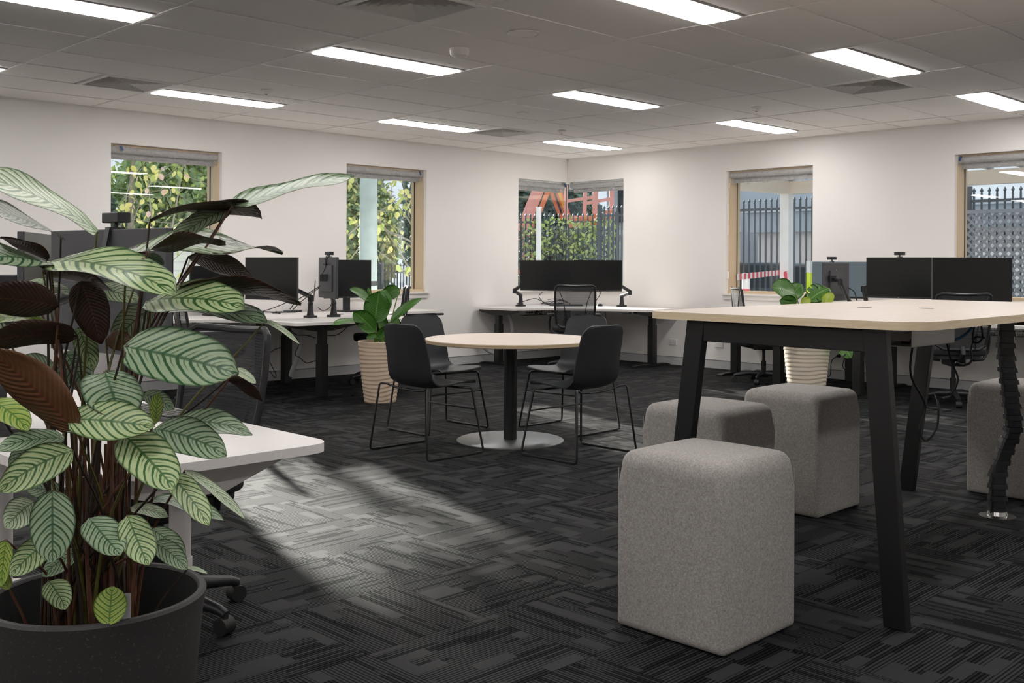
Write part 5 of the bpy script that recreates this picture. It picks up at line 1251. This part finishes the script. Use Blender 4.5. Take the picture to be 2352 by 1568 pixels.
# plug and cord at the right wall
pg = thing('power_plug', 'black plug in the power point behind the cream pot', 'plug', (XW-0.012, 5.515, 0.255))
MB().cyl((0, 0, 0), (-0.045, 0, 0), 0.020, 0.014, 14).build('plug_body', 'black_rubber', pg, True)
cable('black power cord falling from the plug behind the cream pot to its adapter', [(XW-0.055, 5.515, 0.255), (XW-0.10, 5.56, 0.20), (XW-0.11, 5.57, 0.05), (XW-0.13, 5.60, -0.0+0.03)], 0.0045)
cable('black cord curving from the power point to the desk leg beside the cream pot', [(XW-0.02, 5.44, 0.27), (XW-0.08, 5.44, 0.15), (XW-0.10, 5.36, 0.10), (XW-0.12, 5.22, 0.085)], 0.0045)
cable('black cable hooked from the monitor with the logo down to its desk', [W(1947, 660, 10.6), W(1962, 670, 10.6), W(1968, 690, 10.6)], 0.005)
# ------------------------------------------------------------------ outside
GZ = -0.15
def ground():
    b = MB(); y1 = YW+WT; x1 = XW+WT
    b.box(X0-10, 45, y1, 50, GZ-0.2, GZ).box(x1, 45, Y0-6, y1, GZ-0.2, GZ)
    tag(b.build('ground', 'asphalt'), 'grey paved ground outside the windows', 'ground', kind='structure')
ground()
def picket_fence(label, p0, p1, top, spacing=0.11, mat='fence_grey', rails=(2.2, 0.3), spear=True, base=GZ, group='steel picket fences'):
    a = Vector((p0[0], p0[1], 0)); b2 = Vector((p1[0], p1[1], 0)); d = (b2-a); L = d.length; d.normalize(); s = Vector((-d.y, d.x, 0))
    t = thing('picket_fence', label, 'fence', (p0[0], p0[1], base), group=group)
    inv_mesh = None; n = int(L/spacing)
    for i in range(n+1):
        if inv_mesh is None:
            q = MB().box(-0.0125, 0.0125, -0.0125, 0.0125, 0.05, top-base-0.10)
            if spear:
                q.lathe([(0.016, top-base-0.10), (0.016, top-base-0.085), (0.011, top-base-0.08), (0.026, top-base-0.055), (0.020, top-base-0.035), (0, top-base)], 8)
            o = q.build('picket', mat, t); inv_mesh = o.data
        else: o = link('picket', inv_mesh, t)
        o.location = d*(i*spacing)
    for z in rails: MB().bar(a+UP*z, b2+UP*z, 0.04, 0.04).build('rail', mat, t, world=True)
    k = 0.0
    while k <= L:
        p = a+d*k; MB().box(p.x-0.035, p.x+0.035, p.y-0.035, p.y+0.035, base, top+0.02).build('post', mat, t, world=True); k += 2.4
    return t
picket_fence('dark steel spear-top fence beyond the verandah', (15.7, 1.4), (15.7, 13.4), 2.40)
picket_fence('dark steel fence in front of the orange lift, seen through the corner window', (18.05, 14.9), (16.0, 18.1), 2.40)
picket_fence('low dark fence behind the branches, seen through the window with the pole', (11.5, 17.4), (15.8, 18.5), 1.25, rails=(1.05, 0.2))
# verandah
vd = thing('verandah', 'cream verandah with a ribbed white soffit outside the right wall', 'verandah', (13.5, 7.9, GZ))
MB().box(13.43, 13.57, 7.88, 8.02, GZ, 2.46).build('post', 'verandah_white', vd, world=True)
MB().box(13.40, 13.60, 2.4, 2.6, GZ, 2.46).build('post', 'verandah_white', vd, world=True)
MB().box(10.76, 13.60, 7.86, 8.04, 2.27, 2.45).build('beam', 'verandah_cream', vd, world=True)
MB().box(13.42, 13.58, -3.0, 7.86, 2.27, 2.45).build('beam', 'verandah_cream', vd, world=True)
MB().box(10.76, 13.75, -3.0, 8.2, 2.50, 2.56).build('roof', 'soffit', vd, world=True)
for k in range(28): MB().box(10.76, 13.7, -2.9+k*0.4, -2.86+k*0.4, 2.465, 2.50).build('rib', 'soffit', vd, world=True)
# lattice screen
lt = thing('lattice_screen', 'grey diagonal lattice screen in front of the fence', 'lattice', (15.4, 4.6, GZ))
B = MB(); y0, y1, z0, z1 = 1.6, 6.35, 0.0, 2.0; st = 0.115; n = int((y1-y0+z1-z0)/st)
for sg in (1, -1):
    for k in range(n+1):
        o_ = k*st
        if sg == 1: ya, za = (y0+o_, z0) if o_ <= y1-y0 else (y1, z0+o_-(y1-y0)); yb, zb = (y0, z0+o_) if o_ <= z1-z0 else (y0+o_-(z1-z0), z1)
        else: ya, za = (y1-o_, z0) if o_ <= y1-y0 else (y0, z0+o_-(y1-y0)); yb, zb = (y1, z0+o_) if o_ <= z1-z0 else (y1-o_+(z1-z0), z1)
        if math.hypot(yb-ya, zb-za) > 0.06: B.bar((15.4+0.006*sg, ya, za), (15.4+0.006*sg, yb, zb), 0.034, 0.008, up=(1, 0, 0))
B.build('lattice_panel', 'lattice_grey', lt, world=True)
for y in (1.6, 4.05, 6.35): MB().box(15.36, 15.44, y-0.03, y+0.03, GZ, 2.06).build('post', 'lattice_grey', lt, world=True)
MB().box(15.37, 15.43, 1.6, 6.35, 2.0, 2.05).build('cap_rail', 'lattice_grey', lt, world=True)
# grey building across the yard
bd = thing('office_building', 'pale grey building with white doors beyond the steel fence', 'building', (24, 6, GZ))
MB().box(24.0, 30, -12, 15, GZ, 2.1).build('wall', 'pink_render', bd, world=True)
MB().box(23.8, 30.2, -12, 15.2, 2.1, 2.62).build('fascia', 'grey_cladding', bd, world=True)
MB().box(23.7, 30.3, -12, 15.3, 2.62, 2.72).build('roof', 'pale_render', bd, world=True)
for y in (-4, 0, 4, 8.2, 11.5):
    dr = MB().box(23.93, 24.0, y, y+1.9, GZ, 1.55).build('door', 'weatherboard', bd, world=True)
    for z in (0.2, 0.65, 1.1): MB().box(23.92, 23.93, y, y+1.9, z, z+0.015).build('panel_line', 'grey_cladding', dr, world=True)
# dark building behind the corner window
b3 = thing('dark_building', 'dark grey clad building at the right of the corner window view', 'building', (27, 20, GZ))
MB().box(26, 34, 16.8, 21.9, GZ, 6.5).build('wall', 'grey_cladding', b3, world=True)
MB().box(25.95, 26.0, 17.2, 18.6, 2.6, 4.6).build('window', 'window_dark', b3, world=True)
MB().box(25.95, 26.0, 19.9, 21.4, 2.6, 4.6).build('window', 'window_dark', b3, world=True)
MB().box(25.9, 26.0, 16.8, 21.9, 2.2, 2.35).build('band', 'pale_render', b3, world=True)
# white weatherboard shed behind windows 1 and 2
wb = thing('weatherboard_shed', 'white weatherboard shed low behind the yellow leaves', 'building', (8, 16.5, GZ))
MB().box(5.6, 11.2, 16.2, 18.5, GZ, 1.55).build('wall', 'weatherboard', wb, world=True)
for k in range(11): MB().add([(5.6, 16.2, 0.0+k*0.14), (11.2, 16.2, k*0.14), (11.2, 16.165, k*0.14-0.001), (5.6, 16.165, k*0.14-0.001), (5.6, 16.2, k*0.14+0.139), (11.2, 16.2, k*0.14+0.139)], [(0,1,2,3), (3,2,5,4)]).build('weatherboard', 'weatherboard', wb, world=True)
MB().box(5.5, 11.3, 16.0, 18.6, 1.55, 1.63).build('roof', 'pale_render', wb, world=True)
# pole in window 2
pp = at(846, 600, 13.4); po = thing('power_pole', 'thick pale green-grey pole outside the second window', 'pole', (pp.x, pp.y, GZ))
MB().lathe([(0.118, 0), (0.112, 3.4), (0.108, 7.0)], 24).build('shaft', 'pole_green', po, True)
MB().lathe([(0.124, 1.1), (0.124, 1.16)], 24).build('band', 'fence_steel', po)
wp = at(1237, 600, 16.0); q = thing('white_bar', 'thin bright white bar outside the corner window', 'post', (wp.x, wp.y, GZ))
MB().box(-0.028, 0.028, -0.028, 0.028, 0, 2.25).build('shaft', 'white_bar', q); MB().box(-0.034, 0.034, -0.034, 0.034, 2.25, 2.27).build('cap', 'white_bar', q)  # plain white upright box with a small cap
# orange boom lift
bl = thing('boom_lift', 'orange boom lift with a railed basket behind the fence', 'boom lift', tuple(at(1300, 600, 27).to_2d())+(GZ,))
A_ = lambda u, v, t=27.0: at(u, v, t)
MB().bar(A_(1192, 545), A_(1246, 412), 0.30, 0.42, up=FW).build('lower_boom', 'lift_pink', bl, world=True)
MB().bar(A_(1216, 545, 26.7), A_(1258, 440, 26.7), 0.12, 0.16, up=FW).build('boom_cylinder', 'lift_orange', bl, world=True)
MB().bar(A_(1246, 412), A_(1258, 436), 0.45, 0.40, up=FW).build('knuckle', 'lift_pink', bl, world=True)
MB().bar(A_(1263, 405), A_(1298, 500), 0.30, 0.36, up=FW).build('upper_boom', 'lift_orange', bl, world=True)
MB().bar(A_(1277, 420, 26.7), A_(1303, 498, 26.7), 0.08, 0.09, up=FW).build('yellow_stripe', 'lift_yellow', bl, world=True)
MB().bar(A_(1268, 425, 26.7), A_(1290, 490, 26.7), 0.05, 0.06, up=FW).build('hose', 'gasket', bl, world=True)
for (u, v, u2, v2, w_) in ((1300,425,1300,505,.09),(1345,415,1342,500,.10),(1369,400,1366,510,.13),(1405,400,1405,505,.12),(1300,462,1370,452,.08),(1340,468,1405,456,.08),(1300,500,1405,503,.12)):
    MB().bar(A_(u, v, 26.4), A_(u2, v2, 26.4), w_, w_, up=FW).build('basket_rail', 'lift_pink', bl, world=True)
for (u, v, w_, h_) in ((1318,512,.28,.22),(1345,508,.3,.2),(1378,505,.3,.25),(1398,498,.22,.3)):
    MB().obox(A_(u, v, 26.3), RT, FW, UP, w_/2, 0.3, h_/2).build('chassis_block', 'lift_orange', bl, world=True)
MB().obox((bl.location.x, bl.location.y, 0.35), RT, FW, UP, 1.1, 0.7, 0.32).build('chassis', 'lift_orange', bl, world=True)
MB().bar((bl.location.x-0.6*RT.x, bl.location.y-0.6*RT.y, 0.6), A_(1192, 545), 0.3, 0.35, up=FW).build('riser', 'lift_pink', bl, world=True)
for k in (-0.9, 0.9): MB().cyl(Vector((bl.location.x, bl.location.y, 0.2))+RT*k-FW*0.85, Vector((bl.location.x, bl.location.y, 0.2))+RT*k-FW*0.6, 0.35, n=20).build('wheel', 'black_rubber', bl, world=True)

# foliage: many small leaf blades in one mesh
def blades(n, fn, size, seed):
    R = random.Random(seed); V = []; Fs = []
    for _ in range(n):
        c = Vector(fn(R)); d = Vector((R.gauss(0,1), R.gauss(0,1), R.gauss(0,1)-0.3)).normalized(); s = d.orthogonal().normalized()
        an = R.uniform(0, 2*PI); s = (s*math.cos(an)+d.cross(s)*math.sin(an)); L = size*R.uniform(0.6, 1.3); w_ = L*0.32; nn = d.cross(s)
        o = len(V); V += [c, c+d*L*0.5+s*w_, c+d*L, c+d*L*0.5-s*w_, c+d*L*0.5+nn*w_*0.35]
        Fs += [(o, o+1, o+4), (o+1, o+2, o+4), (o+2, o+3, o+4), (o+3, o, o+4)]
    return MB().add(V, Fs)
def tree(label, base, h, crown, n, size, mat, trunk_r=0.09, seed=1, name='tree', mats2=None, zc=None):
    t = thing(name, label, 'tree', (base[0], base[1], GZ))
    R = random.Random(seed); B0 = Vector((base[0], base[1], GZ))
    top = B0+Vector((R.uniform(-.2, .2), R.uniform(-.2, .2), h*0.7))
    MB().tube(bez([B0, B0.lerp(top, 0.5)+Vector((R.uniform(-.08, .08), 0.05, 0)), top], 5), [trunk_r*(1-0.07*i) for i in range(11)], 10).build('trunk', 'bark', t, True, world=True)
    zc = zc or h*0.62
    def f(R):
        while True:
            x, y, z = R.uniform(-1, 1), R.uniform(-1, 1), R.uniform(-1, 1)
            if 0.15 < x*x+y*y+z*z < 1: break
        return (base[0]+x*crown[0], base[1]+y*crown[1], GZ+zc+z*crown[2])
    o = blades(n, f, size, seed).build('crown', mat, t, world=True); o['kind'] = 'stuff'
    if mats2:
        o = blades(n//3, f, size, seed+50).build('crown_pale_leaves', mats2, t, world=True); o['kind'] = 'stuff'  # second set of lighter-coloured leaves scattered through the crown
    return t
tree('dark evergreen mass behind the left window', (3.2, 19.5), 3.6, (1.9, 1.1, 1.9), 9000, 0.20, 'fol_dark', seed=1, zc=1.75)
tree('dark evergreen further right behind the left window', (7.0, 20.0), 3.7, (1.9, 1.2, 1.9), 9000, 0.20, 'fol_dark', seed=2, zc=1.8)
tree('dark evergreen behind the left half of the second window', (10.8, 21.5), 4.0, (1.8, 1.4, 2.1), 8000, 0.20, 'fol_mid', seed=3, mats2='fol_lime', zc=1.95)
tree('leafy green tree behind the right half of the second window', (15.0, 21.5), 4.2, (1.8, 1.4, 2.2), 9000, 0.20, 'fol_mid', seed=4, mats2='fol_yellow', zc=2.0)
tree('dark tree behind the boom lift', (26.2, 25.0), 6.0, (2.4, 1.6, 3.0), 8000, 0.34, 'fol_dark', seed=5, zc=2.9)
tree('dark tree at the left edge of the corner window view', (21.6, 24.2), 5.0, (1.9, 1.8, 2.6), 7000, 0.26, 'fol_dark', seed=15, zc=2.5)
# creeper hedge along the fence behind the corner window
hg = thing('creeper_hedge', 'grey-green creeper climbing the fence behind the corner window', 'hedge', (17.3, 17.0, GZ))
def hf(R):
    k = R.random(); x = 18.3-2.3*k; y = 15.3+3.2*k
    return (x+R.gauss(0, 0.15), y+R.gauss(0, 0.15), GZ+2.25*R.random()**0.8)
o = blades(9000, hf, 0.085, 21).build('foliage', 'fol_grey', hg, world=True); o['kind'] = 'stuff'
def hf2(R):
    k = R.random()**1.6; x = 18.0-1.2*k; y = 15.0+1.6*k
    return (x+R.gauss(0, 0.12), y+R.gauss(0, 0.12), GZ+2.45*R.random())
o = blades(1500, hf2, 0.11, 22).build('lime_foliage', 'fol_lime', hg, world=True); o['kind'] = 'stuff'
for k in range(9):
    a = Vector((18.1-0.24*k, 15.2+0.34*k, GZ)); MB().tube([a, a+Vector((R.uniform(-.2, .2), R.uniform(-.1, .1), 1.2)), a+Vector((R.uniform(-.3, .3), R.uniform(-.1, .1), 2.3))], 0.012, 5).build('stem', 'twig', hg, world=True)

# autumn trees just outside windows 1 and 2: every leaf its own part
def autumn(label, base, limbs, n, rad, seed, box):
    t = thing('autumn_tree', label, 'tree', (base[0], base[1], GZ), group='autumn trees outside the left wall')
    R = random.Random(seed); tips = []
    for (pts, r) in limbs:
        pts = bez(pts, 6); MB().tube(pts, [r*(1-0.8*i/(len(pts)-1)) for i in range(len(pts))], 7).build('branch', 'twig' if r < 0.03 else 'bark', t, True, world=True)
        tips += pts[len(pts)//4:]
        for _ in range(5):
            p = R.choice(pts[3:]); e = p+Vector((R.gauss(0, .28), R.gauss(0, .2), R.gauss(0.05, .22)))
            q = bez([p, p.lerp(e, 0.5)+Vector((R.gauss(0, .03), R.gauss(0, .03), R.gauss(0, .03))), e], 3); MB().tube(q, 0.004, 4).build('twig', 'twig', t, world=True); tips += q[2:]
    me = []
    for mt in ('fol_yellow', 'fol_lime', 'fol_pink'):
        pr_ = [(0,0,0), (0.028,0.02,0.006), (0.034,0.05,0.010), (0.018,0.082,0.006), (0,0.10,0), (-0.018,0.082,0.006), (-0.034,0.05,0.010), (-0.028,0.02,0.006), (0,0.05,-0.004)]
        mm = bpy.data.meshes.new('autumn_leaf'); mm.from_pydata(pr_, [], [(i, (i+1) % 8, 8) for i in range(8)]); mm.materials.append(MATS[mt]); me.append(mm)
    for k in range(n):
        p = R.choice(tips)+Vector((R.gauss(0, 0.05), R.gauss(0, 0.05), R.gauss(-0.03, 0.05)))
        o = link('autumn_leaf', R.choice([me[0], me[0], me[1], me[1] if seed == 2 else me[2]]), t); o.location = p-Vector(t.location)
        o.rotation_euler = (R.uniform(-2.6, -0.6), R.uniform(-0.8, 0.8), R.uniform(0, 6.28)); sc = rad*R.uniform(0.7, 1.25); o.scale = (sc, sc, sc)
    return t
P_ = lambda u, v, t: tuple(at(u, v, t))
autumn('young yellow-leaved tree close outside the left window', (4.9, 12.2), [
  ([(4.52, 12.79, GZ), P_(300, 760, 13.2), P_(300, 560, 13.2), P_(302, 430, 13.2), P_(310, 330, 13.2)], 0.075),
  ([P_(340, 700, 12.6), P_(352, 560, 12.6), P_(345, 470, 12.6), P_(338, 390, 12.6)], 0.018),
  ([P_(395, 720, 12.8), P_(392, 560, 12.8), P_(412, 430, 12.7), P_(425, 350, 12.6)], 0.018),
  ([P_(330, 600, 12.8), P_(370, 540, 12.6), P_(430, 500, 12.5), P_(480, 470, 12.4)], 0.012),
  ([P_(420, 640, 12.8), P_(450, 560, 12.6), P_(475, 500, 12.5), P_(488, 440, 12.4)], 0.012),
  ([P_(300, 520, 13.0), P_(330, 450, 12.6), P_(360, 400, 12.4), P_(400, 375, 12.3)], 0.010),
  ([P_(270, 560, 12.8), P_(285, 480, 12.6), P_(300, 420, 12.5), P_(345, 365, 12.4)], 0.010)], 130, 0.95, 1, None)
autumn('yellow-green leaved tree close outside the window with the pole', (7.9, 12.6), [
  ([(8.9, 10.9, GZ), P_(960, 690, 14.6), P_(930, 600, 14.6), P_(880, 520, 14.6), P_(850, 470, 14.6)], 0.02),
  ([P_(955, 560, 14.2), P_(915, 540, 14.2), P_(880, 520, 14.2), P_(830, 440, 14.1), P_(815, 400, 14.1)], 0.016),
  ([P_(955, 530, 14.4), P_(920, 480, 14.4), P_(880, 430, 14.4), P_(850, 390, 14.4)], 0.014),
  ([P_(800, 540, 14.0), P_(840, 505, 14.0), P_(880, 480, 14.0), P_(935, 440, 14.0)], 0.010),
  ([P_(800, 600, 14.2), P_(825, 570, 14.2), P_(850, 540, 14.2), P_(870, 500, 14.2)], 0.010),
  ([P_(940, 500, 14.0), P_(930, 450, 13.9), P_(925, 420, 13.9), P_(900, 400, 13.9)], 0.010),
  ([P_(955, 640, 14.4), P_(900, 600, 14.3), P_(850, 560, 14.2), P_(815, 520, 14.2)], 0.010)], 170, 0.95, 2, None)
# unseen foliage added above the window view to break up the low sun
for tr_, cx_, cy_, sd in (('autumn_tree', 5.0, 12.4, 31), ('autumn_tree.001', 8.6, 13.2, 32)):
    o = blades(4200, lambda R: (cx_+R.uniform(-1.9, 1.9), cy_+R.uniform(-0.7, 0.7), 2.74+abs(R.gauss(0, 0.5))), 0.15, sd).build('sun_break_foliage', 'fol_yellow', bpy.data.objects[tr_], world=True); o['kind'] = 'stuff'
# hazard tape, car and bollards seen through window 4
tp = thing('barrier_tape', 'red and white striped barrier tape outside the verandah window', 'tape', tuple(at(1740, 635, 14.0)))
pa, pb = at(1693, 636, 12.4), at(1790, 626, 15.0)
for k in range(22):
    a = pa.lerp(pb, k/22); b2 = pa.lerp(pb, (k+1)/22); MB().bar(a, b2, 0.075, 0.002, up=(pb-pa).cross(UP)).build('stripe', 'tape_red' if k % 2 else 'white_bar', tp, world=True)
MB().bar(at(1804, 627, 15.0), at(1806, 648, 15.0), 0.04, 0.004, up=FW).build('tail', 'tape_red', tp, world=True)
MB().bar(at(1800, 629, 15.0), at(1817, 624, 15.2), 0.06, 0.004, up=(pb-pa).cross(UP)).build('end', 'tape_red', tp, world=True)
cr = thing('parked_car', 'dark parked car behind the steel fence, seen past the verandah post', 'car', tuple(at(1830, 600, 20.5).to_2d())+(GZ,))
cp = Vector(cr.location); ax = Vector((0, 1, 0)); ay = Vector((1, 0, 0))
prof = [(-2.1, 0.25), (-2.1, 0.75), (-1.3, 0.92), (-0.7, 1.42), (0.9, 1.45), (1.6, 0.95), (2.1, 0.85), (2.1, 0.25)]
V = [cp+ax*p[0]+ay*s_*0.85+UP*p[1] for s_ in (-1, 1) for p in prof]; n = len(prof)
MB().add(V, [tuple(range(n)), tuple(range(2*n-1, n-1, -1))]+[(i, n+i, n+(i+1) % n, (i+1) % n) for i in range(n)]).build('body', 'car_dark', cr, world=True, bevel=0.05)
MB().add([cp+ax*p[0]-ay*0.86+UP*p[1] for p in [(-1.15, 0.95), (-0.62, 1.36), (0.8, 1.38), (1.35, 0.97)]], [(0, 1, 2, 3)]).build('side_window', 'window_dark', cr, world=True)
for k in (-1.35, 1.35): MB().cyl(cp+ax*k-ay*0.88+UP*0.32, cp+ax*k-ay*0.70+UP*0.32, 0.32, n=20).build('wheel', 'black_rubber', cr, world=True)
hv = thing('marker_post', 'lime reflective marker post beyond the verandah window', 'post', tuple(at(1859, 600, 15.3).to_2d())+(GZ,))
MB().box(-0.03, 0.03, -0.03, 0.03, 0, 1.28).build('shaft', 'hi_vis', hv); MB().box(-0.032, 0.032, -0.032, 0.032, 1.28, 1.45).build('cap', 'pale_render', hv)
bo = thing('bollard', 'white bollard behind the red and white tape', 'bollard', tuple(at(1713, 640, 16.0).to_2d())+(GZ,))
MB().lathe([(0.06, 0), (0.06, 1.22), (0.05, 1.26), (0, 1.27)], 16).build('shaft', 'white_bar', bo, True); MB().lathe([(0.062, 0.95), (0.062, 1.02)], 16).build('band', 'tape_red', bo)
